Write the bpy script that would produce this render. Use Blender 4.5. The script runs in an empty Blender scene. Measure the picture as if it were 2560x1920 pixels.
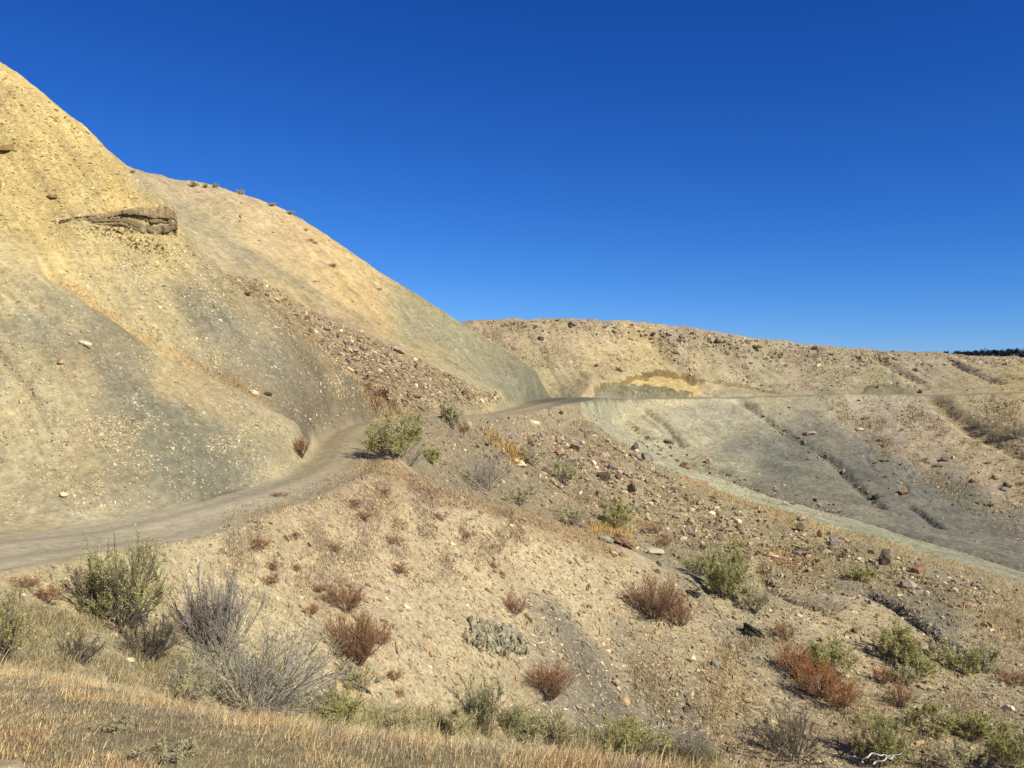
import bpy, math, random
import numpy as np

# ------------------------------------------------------------------ scene, camera, sky, sun
scene = bpy.context.scene
COL = scene.collection
W, H, F = 2560.0, 1920.0, 2309.0          # photo size and focal length in photo pixels
CX, CY = W / 2, H / 2
R = math.radians

cam_d = bpy.data.cameras.new("camera")
cam = bpy.data.objects.new("camera", cam_d)
COL.objects.link(cam)
cam_d.sensor_width = 36.0
cam_d.lens = 36.0 * F / W
cam_d.clip_start = 0.05
cam_d.clip_end = 20000
cam.location = (0, 0, 0)
cam.rotation_euler = (R(90), 0, 0)
scene.camera = cam

SUN_AZ, SUN_EL = R(128), R(40)            # azimuth measured clockwise from the view direction
world = bpy.data.worlds.new("World")
scene.world = world
world.use_nodes = True
wn, wl = world.node_tree.nodes, world.node_tree.links
bg = wn["Background"]
sky = wn.new("ShaderNodeTexSky")
sky.sky_type = 'NISHITA'
sky.sun_disc = False
sky.sun_elevation = SUN_EL
sky.sun_rotation = SUN_AZ
sky.altitude = 2000
sky.air_density = 1.0
sky.dust_density = 0.0
sky.ozone_density = 3.0
# camera-style colour response of the sky: each channel gets its own contrast
sepc = wn.new("ShaderNodeSeparateColor"); wl.new(sky.outputs[0], sepc.inputs[0])
comb = wn.new("ShaderNodeCombineColor")
EXPO = 0.4
for ch, (gam, k) in enumerate(((1.88, .0101), (1.353, .0357), (1.067, .1035))):
    pw = wn.new("ShaderNodeMath"); pw.operation = 'POWER'; pw.inputs[1].default_value = gam
    ml = wn.new("ShaderNodeMath"); ml.operation = 'MULTIPLY'; ml.inputs[1].default_value = k * 10 / 2 ** EXPO
    wl.new(sepc.outputs[ch], pw.inputs[0]); wl.new(pw.outputs[0], ml.inputs[0]); wl.new(ml.outputs[0], comb.inputs[ch])
wl.new(comb.outputs[0], bg.inputs["Color"])
bg.inputs["Strength"].default_value = 0.1

sun_d = bpy.data.lights.new("sun", 'SUN')
sun_d.energy = 4.5
sun_d.angle = R(0.53)
sun_d.color = (1.0, 0.94, 0.84)
sun = bpy.data.objects.new("sun", sun_d)
COL.objects.link(sun)
sun.rotation_euler = (R(90) - SUN_EL, 0, math.pi - SUN_AZ)
scene.view_settings.view_transform = 'Standard'
scene.view_settings.look = 'None'
scene.view_settings.gamma = 1.0
scene.view_settings.exposure = EXPO
scene.cycles.max_bounces = 5
scene.cycles.use_denoising = False

ALB = 0.63                                 # photo colour (sunlit) -> surface albedo

# ------------------------------------------------------------------ helpers
rng = np.random.default_rng(7)


def lin(c):
    c = np.asarray(c, float) / 255.0
    return np.where(c <= 0.04045, c / 12.92, ((c + 0.055) / 1.055) ** 2.4)


def alb0(c):
    return lin(c) * ALB / np.array([1, .95, .88])


def alb(c):
    return alb0(np.asarray(c, float) * .93 + np.array([34., 34., 25.]))


_perm = np.random.default_rng(3).permutation(512)
_perm = np.concatenate([_perm, _perm, _perm])
_grad = np.random.default_rng(4).normal(size=(512, 3))
_grad /= np.linalg.norm(_grad, axis=1)[:, None]


def perlin(x, y, z):
    xi, yi, zi = np.floor(x).astype(int), np.floor(y).astype(int), np.floor(z).astype(int)
    xf, yf, zf = x - xi, y - yi, z - zi
    f = lambda t: t * t * t * (t * (t * 6 - 15) + 10)
    u, v, w = f(xf), f(yf), f(zf)
    xi &= 511; yi &= 511; zi &= 511

    def g(i, j, k):
        h = _perm[_perm[_perm[xi + i] + yi + j] + zi + k]
        q = _grad[h]
        return q[..., 0] * (xf - i) + q[..., 1] * (yf - j) + q[..., 2] * (zf - k)
    x00 = g(0, 0, 0) * (1 - u) + g(1, 0, 0) * u
    x10 = g(0, 1, 0) * (1 - u) + g(1, 1, 0) * u
    x01 = g(0, 0, 1) * (1 - u) + g(1, 0, 1) * u
    x11 = g(0, 1, 1) * (1 - u) + g(1, 1, 1) * u
    return (x00 * (1 - v) + x10 * v) * (1 - w) + (x01 * (1 - v) + x11 * v) * w


def fbm(x, y, z, octv=4, gain=0.5):
    s, a = 0.0, 1.0
    for o in range(octv):
        s = s + a * perlin(x, y, z + 17.3 * o)
        x, y, z, a = x * 2.03, y * 2.03, z * 2.03, a * gain
    return s


def sstep(a, b, x):
    t = np.clip((x - a) / (b - a), 0, 1)
    return t * t * (3 - 2 * t)


def mesh_obj(name, verts, faces, mat, col=None, parent=None, smooth=True, link=True):
    """faces: one int array (m,k) or a list of such arrays"""
    if not isinstance(faces, (list, tuple)):
        faces = [faces]
    faces = [np.asarray(f, np.int32) for f in faces if len(f)]
    me = bpy.data.meshes.new(name)
    verts = np.asarray(verts, np.float32)
    me.vertices.add(len(verts))
    me.vertices.foreach_set("co", verts.ravel())
    loops = np.concatenate([f.ravel() for f in faces])
    sizes = np.concatenate([np.full(len(f), f.shape[1], np.int32) for f in faces])
    starts = np.concatenate([[0], np.cumsum(sizes)[:-1]]).astype(np.int32)
    me.loops.add(len(loops))
    me.loops.foreach_set("vertex_index", loops)
    me.polygons.add(len(sizes))
    me.polygons.foreach_set("loop_start", starts)
    me.polygons.foreach_set("loop_total", sizes)
    me.polygons.foreach_set("use_smooth", np.full(len(sizes), smooth))
    if col is not None:
        a = me.attributes.new("Col", 'FLOAT_COLOR', 'POINT')
        c = np.ones((len(verts), 4), np.float32)
        c[:, :3] = np.clip(col, 0, 1)
        a.data.foreach_set("color", c.ravel())
    me.update(calc_edges=True)
    me.materials.append(mat)
    ob = bpy.data.objects.new(name, me)
    if link:
        COL.objects.link(ob)
    if parent is not None:
        ob.parent = parent
    return ob


def empty(name, loc=(0, 0, 0), rz=0.0):
    o = bpy.data.objects.new(name, None)
    o.empty_display_size = 0.2
    o.location = loc
    o.rotation_euler = (0, 0, rz)
    COL.objects.link(o)
    return o


def tag(o, label=None, cat=None, group=None, kind=None):
    if label: o["label"] = label
    if cat: o["category"] = cat
    if group: o["group"] = group
    if kind: o["kind"] = kind
    return o


def seg_info(X, Y, poly, reach):
    """distance, arclength fraction index, side of ground points to a ground polyline"""
    poly = np.asarray(poly, float)
    n = len(X)
    dist = np.full(n, 1e9); tt = np.zeros(n); side = np.zeros(n)
    lo, hi = poly[:, :2].min(0) - reach, poly[:, :2].max(0) + reach
    idx = np.where((X > lo[0]) & (X < hi[0]) & (Y > lo[1]) & (Y < hi[1]))[0]
    if len(idx) == 0:
        return dist, tt, side
    x, y = X[idx], Y[idx]
    bd = np.full(len(idx), 1e9); bt = np.zeros(len(idx)); bs = np.zeros(len(idx))
    for k in range(len(poly) - 1):
        a, b = poly[k, :2], poly[k + 1, :2]
        ab = b - a
        L2 = ab @ ab + 1e-12
        t = np.clip(((x - a[0]) * ab[0] + (y - a[1]) * ab[1]) / L2, 0, 1)
        dx, dy = x - (a[0] + t * ab[0]), y - (a[1] + t * ab[1])
        d = np.hypot(dx, dy)
        m = d < bd
        bd[m] = d[m]; bt[m] = k + t[m]
        bs[m] = np.sign(ab[0] * dy[m] - ab[1] * dx[m])
    dist[idx], tt[idx], side[idx] = bd, bt, bs
    return dist, tt, side


def catmull(pts, n=8):
    p = np.asarray(pts, float)
    q = np.vstack([2 * p[0] - p[1], p, 2 * p[-1] - p[-2]])
    out = []
    for i in range(len(p) - 1):
        a, b, c, d = q[i:i + 4]
        for t in np.arange(n) / n:
            out.append(0.5 * (2 * b + (c - a) * t + (2 * a - 5 * b + 4 * c - d) * t * t + (3 * b - a - 3 * c + d) * t ** 3))
    out.append(p[-1])
    return np.array(out)


# ------------------------------------------------------------------ materials
def new_mat(name):
    m = bpy.data.materials.new(name)
    m.use_nodes = True
    nt = m.node_tree
    b = nt.nodes["Principled BSDF"]
    b.inputs["Roughness"].default_value = 0.95
    b.inputs["Specular IOR Level"].default_value = 0.1
    return m, nt, b


def math_node(nt, op, a, b=None):
    n = nt.nodes.new("ShaderNodeMath"); n.operation = op
    for i, v in enumerate((a, b)):
        if v is None: continue
        if isinstance(v, (int, float)): n.inputs[i].default_value = v
        else: nt.links.new(v, n.inputs[i])
    return n.outputs[0]


def noise(nt, vec, scale, detail=6.0, rough=0.6):
    n = nt.nodes.new("ShaderNodeTexNoise")
    n.inputs["Scale"].default_value = scale
    n.inputs["Detail"].default_value = detail
    n.inputs["Roughness"].default_value = rough
    if vec is not None: nt.links.new(vec, n.inputs["Vector"])
    return n.outputs["Fac"]


def ramp01(nt, fac, lo, hi, a, b):
    n = nt.nodes.new("ShaderNodeMapRange")
    n.inputs["From Min"].default_value = lo; n.inputs["From Max"].default_value = hi
    n.inputs["To Min"].default_value = a; n.inputs["To Max"].default_value = b
    nt.links.new(fac, n.inputs["Value"])
    return n.outputs[0]


def scale_color(nt, color, fac):
    n = nt.nodes.new("ShaderNodeVectorMath"); n.operation = 'SCALE'
    nt.links.new(color, n.inputs[0]); nt.links.new(fac, n.inputs["Scale"])
    return n.outputs[0]


def attr(nt):
    n = nt.nodes.new("ShaderNodeAttribute"); n.attribute_name = "Col"
    return n.outputs["Color"]


def soil_material(name, grain=14.0, contrast=1.0, bump=0.5, bdist=0.03):
    m, nt, b = new_mat(name)
    tc = nt.nodes.new("ShaderNodeTexCoord").outputs["Object"]
    n1 = noise(nt, tc, 0.45, 8, 0.65)
    n2 = noise(nt, tc, grain, 5, 0.7)
    n3 = noise(nt, tc, grain * 0.23, 5, 0.65)
    vor = nt.nodes.new("ShaderNodeTexVoronoi"); vor.inputs["Scale"].default_value = grain * 0.8
    nt.links.new(tc, vor.inputs["Vector"])
    sep = nt.nodes.new("ShaderNodeSeparateColor"); nt.links.new(vor.outputs["Color"], sep.inputs[0])
    k = contrast
    f = math_node(nt, 'MULTIPLY', ramp01(nt, n1, .3, .7, 1 - .12 * k, 1 + .12 * k), ramp01(nt, n2, .3, .7, 1 - .22 * k, 1 + .22 * k))
    f = math_node(nt, 'MULTIPLY', f, ramp01(nt, n3, .3, .7, 1 - .16 * k, 1 + .16 * k))
    f = math_node(nt, 'MULTIPLY', f, ramp01(nt, sep.outputs[0], 0, 1, 1 - .2 * k, 1 + .2 * k))
    c = scale_color(nt, attr(nt), f)
    # slight drift of hue between warm and grey grains
    mix = nt.nodes.new("ShaderNodeMix"); mix.data_type = 'RGBA'; mix.blend_type = 'MULTIPLY'
    ramp = nt.nodes.new("ShaderNodeValToRGB")
    ramp.color_ramp.elements[0].color = (.93, .98, 1.06, 1); ramp.color_ramp.elements[0].position = .3
    ramp.color_ramp.elements[1].color = (1.05, 1.0, .9, 1); ramp.color_ramp.elements[1].position = .7
    nt.links.new(noise(nt, tc, grain * .35, 6, .7), ramp.inputs[0])
    mix.inputs["Factor"].default_value = 1.0
    nt.links.new(c, mix.inputs["A"]); nt.links.new(ramp.outputs[0], mix.inputs["B"])
    nt.links.new(mix.outputs["Result"], b.inputs["Base Color"])
    bp = nt.nodes.new("ShaderNodeBump")
    bp.inputs["Strength"].default_value = bump
    bp.inputs["Distance"].default_value = bdist
    hh = math_node(nt, 'ADD', n2, math_node(nt, 'MULTIPLY', n3, 1.6))
    hh = math_node(nt, 'ADD', hh, math_node(nt, 'MULTIPLY', sep.outputs[0], .5))
    nt.links.new(hh, bp.inputs["Height"]); nt.links.new(bp.outputs[0], b.inputs["Normal"])
    return m


def rock_material(name, scale=9.0):
    m, nt, b = new_mat(name)
    tc = nt.nodes.new("ShaderNodeTexCoord").outputs["Object"]
    n1 = noise(nt, tc, scale, 8, .7)
    n2 = noise(nt, tc, scale * .25, 4, .6)
    f = math_node(nt, 'MULTIPLY', ramp01(nt, n1, .3, .7, .72, 1.25), ramp01(nt, n2, .3, .7, .8, 1.2))
    nt.links.new(scale_color(nt, attr(nt), f), b.inputs["Base Color"])
    bp = nt.nodes.new("ShaderNodeBump"); bp.inputs["Strength"].default_value = .6; bp.inputs["Distance"].default_value = .04
    nt.links.new(n1, bp.inputs["Height"]); nt.links.new(bp.outputs[0], b.inputs["Normal"])
    return m


def plant_material(name, trans=0.25):
    m, nt, b = new_mat(name)
    c = attr(nt)
    nt.links.new(c, b.inputs["Base Color"])
    b.inputs["Roughness"].default_value = .8
    if trans > 0:
        t = nt.nodes.new("ShaderNodeBsdfTranslucent")
        nt.links.new(c, t.inputs["Color"])
        mx = nt.nodes.new("ShaderNodeMixShader"); mx.inputs[0].default_value = trans
        out = nt.nodes["Material Output"]
        nt.links.new(b.outputs[0], mx.inputs[1]); nt.links.new(t.outputs[0], mx.inputs[2])
        nt.links.new(mx.outputs[0], out.inputs["Surface"])
    return m


M_SOIL = soil_material("shale_soil", 11.0, .8, .5, .035)
M_FAR = soil_material("far_soil", 5.0, .8, .5, .08)
M_ROAD = soil_material("road_dirt", 12.0, .55, .3, .02)
M_ROCK = rock_material("rock")
M_STONE = rock_material("stone_chips", 25.0)
M_LEAF = plant_material("leaf", .25)
M_TWIG = plant_material("twig", 0.0)
M_GRASS = plant_material("dry_grass", .2)

# ------------------------------------------------------------------ terrain: control curves (photo column, photo row, distance in m)
CURVES = []


def cur(*pts, back=None):
    """a visible feature line; back=(depth factor, drop of elevation) adds the hidden slope behind a crest"""
    p = np.array(pts, float)
    CURVES.append(p)
    if back is not None:
        q = p.copy(); q[:, 2] *= back[0]; q[:, 1] += back[1] * F
        CURVES.append(q)


def curz(*pts):
    """same with heights (m, relative to the camera) in place of photo rows"""
    p = np.array(pts, float)
    p[:, 1] = CY - p[:, 1] / p[:, 2] * F
    CURVES.append(p)


# knoll the camera stands on
curz((-1300, -1.75, 1.0), (1280, -1.75, 1.0), (3900, -1.8, 1.0))
curz((-1300, -1.70, 2.2), (1280, -1.78, 2.2), (3900, -1.95, 2.2))
curz((-1300, -1.68, 3.5), (0, -1.76, 3.5), (1280, -1.82, 3.5), (2560, -2.0, 3.3), (3900, -2.3, 3.3))
curz((-1300, -1.85, 5.0), (0, -1.86, 5.0), (600, -1.9, 4.8), (1200, -1.92, 4.6), (1700, -1.98, 4.4), (2560, -2.3, 4.0), (3900, -2.7, 4.0))
cur((-1300, 1600, 7.4), (-500, 1640, 7.2), (0, 1685, 6.8), (200, 1705, 6.5), (400, 1752, 6.2), (560, 1795, 5.9), (700, 1808, 5.8), (1000, 1845, 5.5),
    (1300, 1882, 5.2), (1500, 1906, 5.0), (1700, 1928, 4.8))
cur((1900, 1975, 4.7), (2560, 2170, 4.3), (3300, 2400, 4.0), (3900, 2550, 4.0))
# gully behind the knoll
curz((-1300, -2.6, 9.5), (-500, -2.7, 9.0), (0, -2.85, 8.8), (300, -3.1, 8.8), (600, -3.5, 9.0), (1000, -4.3, 9.0), (1300, -4.9, 9.0), (1700, -5.4, 9.0), (2100, -5.8, 9.0), (2560, -6.0, 9.0), (3300, -6.2, 9.0), (3900, -6.2, 9.0))
cur((-1300, 1620, 10.6), (-500, 1640, 10.6), (0, 1640, 10.7), (300, 1645, 12.0), (600, 1765, 13.0), (800, 1800, 14.2), (1000, 1835, 15.4), (1300, 1855, 18.6), (1600, 1925, 19.8), (2000, 1930, 19.8), (2560, 1935, 19.6), (3300, 1960, 19), (3900, 1960, 19))
curz((800, -5.3, 12.5), (1000, -5.75, 13.0), (1300, -6.9, 15), (1600, -7.9, 16), (2000, -8.1, 16), (2560, -8.1, 16), (3300, -8.1, 16), (3900, -8.1, 16))
# big foreground slope
cur((-1300, 1540, 11.9), (0, 1540, 12.0), (300, 1560, 13.0), (600, 1600, 14.5), (800, 1600, 16.2), (1000, 1600, 17.8), (1300, 1700, 20.3), (1600, 1800, 21.5), (2000, 1800, 22.0), (2300, 1820, 22.0), (2560, 1810, 22.6), (3300, 1800, 22.6))
cur((0, 1455, 13.1), (300, 1420, 14.6), (600, 1400, 17.1), (800, 1400, 18.8), (1000, 1400, 20.5), (1300, 1500, 22.9), (1600, 1600, 24.0), (2000, 1690, 24.2), (2300, 1710, 24.6), (2560, 1740, 25.0))
cur((600, 1290, 18.9), (800, 1270, 21.0), (1000, 1290, 22.6), (1150, 1320, 23.8), (1300, 1370, 25.0), (1600, 1490, 25.8), (1850, 1590, 25.8), (2050, 1620, 25.8), (2250, 1640, 26.0))
# crest of the foreground slope below the bend, then the side gully behind
cur((890, 1170, 24.6), (960, 1160, 25.2), (1030, 1195, 25.6), (1100, 1222, 26.0), (1200, 1252, 26.6), (1300, 1282, 27.0), (1400, 1322, 27.3), (1500, 1358, 27.5), (1600, 1400, 27.6))
cur((1720, 1440, 27.8), (1850, 1490, 28.2), (2000, 1535, 28.2), (2150, 1560, 28.6), (2300, 1620, 27.4))
curz((1030, -3.4, 29.0), (1100, -3.9, 30.0), (1200, -4.6, 31.0), (1300, -5.0, 32.5), (1400, -5.7, 33.0), (1500, -6.2, 33.0), (1600, -6.6, 32.5), (1720, -7.0, 32))
# rocky spur beyond the gully
cur((1030, 1180, 31.0), (1100, 1205, 33.0), (1200, 1232, 35.5), (1300, 1258, 37.0), (1400, 1300, 38.0), (1500, 1338, 38.5), (1600, 1376, 38.0), (1750, 1425, 36.5), (1900, 1462, 35.2), (2050, 1470, 34.6), (2130, 1460, 34.6), (2250, 1510, 32.5), (2370, 1600, 29.5), (2560, 1690, 27.0), (3300, 1760, 26))
cur((1030, 1105, 36.0), (1150, 1125, 39.5), (1300, 1160, 43.0), (1450, 1220, 44.0), (1600, 1280, 44.0), (1850, 1355, 41.0), (2200, 1420, 37.5), (2400, 1490, 34.5), (2560, 1550, 33.0), (3300, 1640, 31))
cur((1430, 1030, 68), (1500, 1072, 62), (1600, 1142, 56), (1720, 1200, 52), (1850, 1247, 48.5), (2000, 1293, 45.5), (2200, 1350, 42.5), (2400, 1414, 40), (2560, 1465, 38.5), (3300, 1620, 36))
# far debris gully at the toe of the pale strip
cur((1485, 1010, 80.5), (1560, 1068, 78), (1700, 1148, 73), (1870, 1214, 67), (2000, 1252, 63), (2200, 1312, 57), (2400, 1374, 52.5), (2560, 1424, 49), (3300, 1600, 44))
# far hill below its road
cur((1500, 1009, 83.5), (1560, 1034, 83), (1700, 1080, 80.5), (1870, 1120, 77), (2000, 1170, 73), (2200, 1240, 68), (2400, 1300, 63.5), (2560, 1340, 61), (3300, 1440, 55))
cur((1560, 1011, 86), (1700, 1032, 86), (1870, 1050, 84.5), (2000, 1080, 82), (2200, 1110, 79.5), (2400, 1150, 75), (2560, 1180, 72), (3300, 1260, 66))
cur((1900, 1008, 89), (2050, 1015, 88.5), (2200, 1025, 87), (2400, 1040, 83.5), (2560, 1055, 80.5), (3300, 1100, 74))
cur((1460, 985, 81), (1600, 984, 91), (1800, 986, 94), (2000, 983, 94), (2300, 980, 92), (2560, 972, 88.5), (3300, 968, 85), (3900, 965, 85))
# far hill above its road
cur((1480, 950, 88), (1600, 935, 95), (1700, 938, 96), (1850, 950, 97), (2000, 950, 97.5), (2300, 945, 96), (2560, 945, 92.5), (3300, 935, 90))
cur((1340, 930, 92), (1420, 890, 95), (1600, 870, 100), (1850, 893, 101.5), (2000, 905, 101.5), (2300, 915, 100), (2560, 918, 97), (3300, 915, 95))
cur((900, 830, 108), (1100, 806, 107), (1200, 800, 106), (1300, 797, 105), (1450, 797, 105), (1560, 800, 105), (1700, 816, 105), (1850, 839, 105.5), (2000, 859, 106), (2200, 873, 105), (2400, 886, 104), (2560, 895, 103), (3000, 905, 101), (3900, 905, 101), back=(1.05, .014))
cur((1250, 880, 96), (1150, 850, 100))
curz((900, 3.0, 122), (1450, 3.0, 122), (2000, 1.0, 122), (2560, -1, 122), (3900, -1, 122))
curz((-1300, -3, 172), (0, -3, 172), (1450, -3, 172), (2000, -3, 172), (2560, -4, 172), (3900, -4, 172))
# middle hill (grey and tan, silhouetted against the sky)
cur((-1300, 250, 72), (-300, 330, 70), (100, 385, 68), (330, 428, 66), (480, 457, 66), (560, 472, 66), (620, 487, 66), (700, 520, 66), (760, 553, 66), (820, 592, 66), (900, 645, 66.5), (1000, 713, 68), (1080, 760, 69), (1150, 803, 70), (1250, 870, 72), (1340, 932, 74.5), (1400, 972, 76.5), back=(1.07, .035))
curz((-1300, 6, 100), (100, 6, 95), (500, 6, 95), (900, 2.5, 90), (1150, -0.2, 87), (1300, -0.8, 86))
cur((480, 520, 59), (620, 580, 58), (760, 660, 58), (900, 740, 59), (1000, 795, 60.5), (1150, 880, 63), (1280, 955, 66))
cur((500, 600, 53), (620, 665, 52), (760, 760, 51.5), (900, 830, 52), (1000, 880, 53), (1150, 955, 55), (1270, 1003, 58))
cur((560, 675, 48.5), (660, 750, 48), (780, 838, 48), (900, 905, 49), (1000, 950, 49), (1100, 985, 50), (1200, 1012, 53))
cur((440, 590, 45), (560, 690, 44.5), (700, 805, 44), (800, 880, 44), (900, 962, 45), (970, 1015, 44.5), (1080, 1028, 46.5), (1200, 1030, 51.5))
# near hill: crest, and the hidden slope behind it
cur((-1300, -900, 50), (-500, -300, 43), (-200, -20, 40), (0, 157, 38.2), (58, 194, 37.6), (116, 240, 36.8), (166, 283, 36.2), (208, 314, 35.7), (255, 360, 35.1), (293, 396, 34.6), (328, 424, 34.3), (386, 478, 33.8), (417, 508, 33.5), (440, 545, 33.2), (500, 625, 32.5), (570, 690, 31.8), (640, 745, 31.6), (700, 800, 31.8), (800, 868, 33.2), (900, 962, 38.3), (955, 1012, 40.5), back=(1.09, .05))
cur((-1300, 200, 36), (-500, 250, 34.5), (0, 380, 31.8), (200, 555, 29.2), (300, 615, 29.5), (400, 640, 30.4), (500, 720, 29.6), (600, 800, 29.4), (700, 880, 29.6), (800, 960, 31.2), (880, 1020, 35.4), (930, 1035, 38.6))
cur((-500, 550, 29.5), (0, 600, 26.4), (130, 690, 25.8), (250, 765, 25.8), (330, 822, 25.9), (430, 880, 26.0), (520, 930, 26.2), (600, 968, 26.4), (650, 995, 26.5), (720, 1040, 26.7), (790, 1090, 27.2))
cur((-1300, 800, 25.5), (-500, 700, 26.0), (0, 640, 25.4), (100, 690, 24.9), (200, 752, 24.6), (300, 825, 24.5), (400, 888, 24.6), (500, 938, 24.9), (600, 980, 25.2), (700, 1042, 25.7), (780, 1100, 26.2))
cur((-1300, 1150, 18.8), (-500, 1060, 20.0), (0, 950, 20.9), (200, 1000, 21.0), (400, 1060, 21.7), (550, 1110, 22.4), (700, 1150, 23.6))
cur((-1300, 1390, 14.5), (-500, 1350, 15.8), (0, 1298, 17.4), (200, 1285, 18.2), (400, 1262, 19.7), (600, 1228, 21.7), (700, 1200, 22.8), (785, 1165, 24.4))

ROAD = np.array([(-900, 1560, 9.5), (-380, 1432, 12.6), (0, 1368, 14.8), (300, 1334, 16.8), (500, 1286, 18.8), (640, 1248, 20.3), (720, 1222, 21.6), (812, 1184, 23.6), (868, 1135, 26.6), (888, 1088, 30.8),
                 (945, 1058, 35.2), (1040, 1047, 40), (1130, 1043, 45), (1220, 1038, 50.3), (1300, 1025, 57), (1370, 1008, 65), (1420, 997, 73), (1455, 994, 79), (1520, 997, 84.5), (1600, 997, 88.5), (1700, 996, 91), (1780, 994, 91.5), (1850, 995, 92), (1930, 991, 92), (2000, 989, 92),
                 (2100, 985, 91.5), (2200, 985, 91), (2300, 988, 90), (2400, 987, 88.5), (2480, 983, 87.5), (2560, 981, 86.5), (3000, 978, 84), (3900, 970, 83)], float)


def P(a):
    a = np.asarray(a, float)
    return np.stack([(a[..., 0] - CX) / F * a[..., 2], a[..., 2], (CY - a[..., 1]) / F * a[..., 2]], -1)


pts = []
for c in CURVES + [ROAD]:
    for a, b in zip(c[:-1], c[1:]):
        n = max(1, int(math.hypot(b[0] - a[0], b[1] - a[1]) / 32))
        for k in range(n):
            pts.append(a + (b - a) * k / n)
    pts.append(c[-1])
pts = np.array(pts)
VS = 0.55
cu, cv, ce = (pts[:, 0] - CX) / F, VS * np.log(pts[:, 2]), (CY - pts[:, 1]) / F
keep, seen = [], set()
for i in range(len(cu)):
    k = (round(cu[i] / .006), round(cv[i] / .004))
    if k not in seen:
        seen.add(k); keep.append(i)
cu, cv, ce = cu[keep], cv[keep], ce[keep]
n = len(cu)
C2 = 0.006 ** 2
Phi = np.sqrt((cu[:, None] - cu) ** 2 + (cv[:, None] - cv) ** 2 + C2) - 1e-4 * np.eye(n)
Pm = np.stack([np.ones(n), cu, cv], 1)
A = np.block([[Phi, Pm], [Pm.T, np.zeros((3, 3))]])
sol = np.linalg.solve(A, np.concatenate([ce, np.zeros(3)]))
wts, pol = sol[:n], sol[n:]

# grid: columns are view azimuths, rows are log distance -> mesh density follows what can be seen
UIN = 0.60
ucols = np.concatenate([np.linspace(-1.0, -UIN, 50)[:-1], np.arange(-UIN, UIN, .00165), np.linspace(UIN, 1.0, 50)])
drows = np.exp(np.concatenate([np.linspace(math.log(1.0), math.log(4.0), 60)[:-1], np.linspace(math.log(4.0), math.log(118), 1330)[:-1], np.linspace(math.log(118), math.log(172), 40)]))
vrows = VS * np.log(drows)
NU, NV = len(ucols), len(drows)


def coarse(a, step):
    return a[np.unique(np.concatenate([np.arange(0, len(a), step), [len(a) - 1]]))]


cuu, cvv = coarse(ucols, 4), coarse(vrows, 4)
E = np.empty((len(cvv), len(cuu)))
du2 = (cuu[:, None] - cu) ** 2
for j, v in enumerate(cvv):
    E[j] = np.sqrt(du2 + (v - cv) ** 2 + C2) @ wts + pol[0] + pol[1] * cuu + pol[2] * v


def cubic_up(a, xs, xd):
    """interpolate along axis 0 with a monotone-friendly cubic (finite-difference tangents)"""
    m = np.gradient(a, xs, axis=0)
    i = np.clip(np.searchsorted(xs, xd, side='right') - 1, 0, len(xs) - 2)
    h = (xs[i + 1] - xs[i])[:, None]
    t = ((xd - xs[i])[:, None]) / h
    return ((2 * t ** 3 - 3 * t ** 2 + 1) * a[i] + (t ** 3 - 2 * t ** 2 + t) * h * m[i] + (-2 * t ** 3 + 3 * t ** 2) * a[i + 1] + (t ** 3 - t ** 2) * h * m[i + 1])


E = cubic_up(E, cvv, vrows)
E = cubic_up(E.T.copy(), cuu, ucols).T
U, D = np.meshgrid(ucols, drows)
X, Y, Z = (U * D).ravel(), D.ravel(), (E * D).ravel()

# ---- coarse relief, rills, gullies, road
roadp = catmull(P(ROAD), 6)
rd, rt, rside = seg_info(X, Y, roadp, 9.0)
RW = ([12, 15, 18, 21, 24, 28, 36, 50, 60, 70, 80, 100], [1.95, 1.75, 1.38, 1.1, 1.02, 1.0, .75, .8, 1.4, 2.3, 2.0, 1.3])
rhw = np.interp(Y, *RW)
near_road = sstep(0.4, 3.5, rd - rhw)
farness = sstep(30, 75, Y)
amp = np.interp(Y, [3, 8, 15, 30, 60, 110], [.03, .10, .15, .17, .40, .45])
Z = Z + near_road * amp * .55 * fbm(X * .22, Y * .22, Z * .22, 3)
# rills running down the fall line
cA = X * .62 + Y * .78
cC = X * .96 + Y * .28
wob = fbm(X * .15, Y * .15, Z * .15, 2) * 1.6
hillB = sstep(40, 46, Y) * (1 - sstep(78, 82, Y))
hillC = sstep(74, 80, Y)
rB = fbm(cA * .55 + wob * .5, X * .05, Y * .05, 3)
rC = fbm(cC * .42 + wob * .5, Y * .04, Z * .04, 3)
ridged = lambda q: -np.clip(.22 - np.abs(q), 0, .22) / .22
Z = Z + near_road * (hillB * .16 * ridged(rB) * sstep(-1, 2, Z) + hillC * (.10 * ridged(rC) + .16 * rC) * (1 - .7 * (Z < -2.5)))
hillA = (1 - sstep(36, 40, Y)) * (X < 0) * sstep(17, 20, Y) * near_road
rA = fbm(cA * .9 + wob * .4, X * .08 + Z * .1, Y * .08, 3)
rA2 = fbm(cA * 3.2 + wob, X * .25 + Z * .3, Y * .25, 3)
Z = Z + hillA * (.07 * ridged(rA) + .10 * rA + .045 * ridged(rA2))
Z = Z + near_road * amp * .25 * fbm(X * .9, Y * .9, Z * .9, 3)
Z = Z + np.interp(rd - rhw, [-.5, .6], [.25, 1]) * np.interp(Y, [4, 10, 20, 60], [.012, .028, .04, .07]) * fbm(X * 3.5, Y * 3.5, Z * 3.5, 3, .6)

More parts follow.
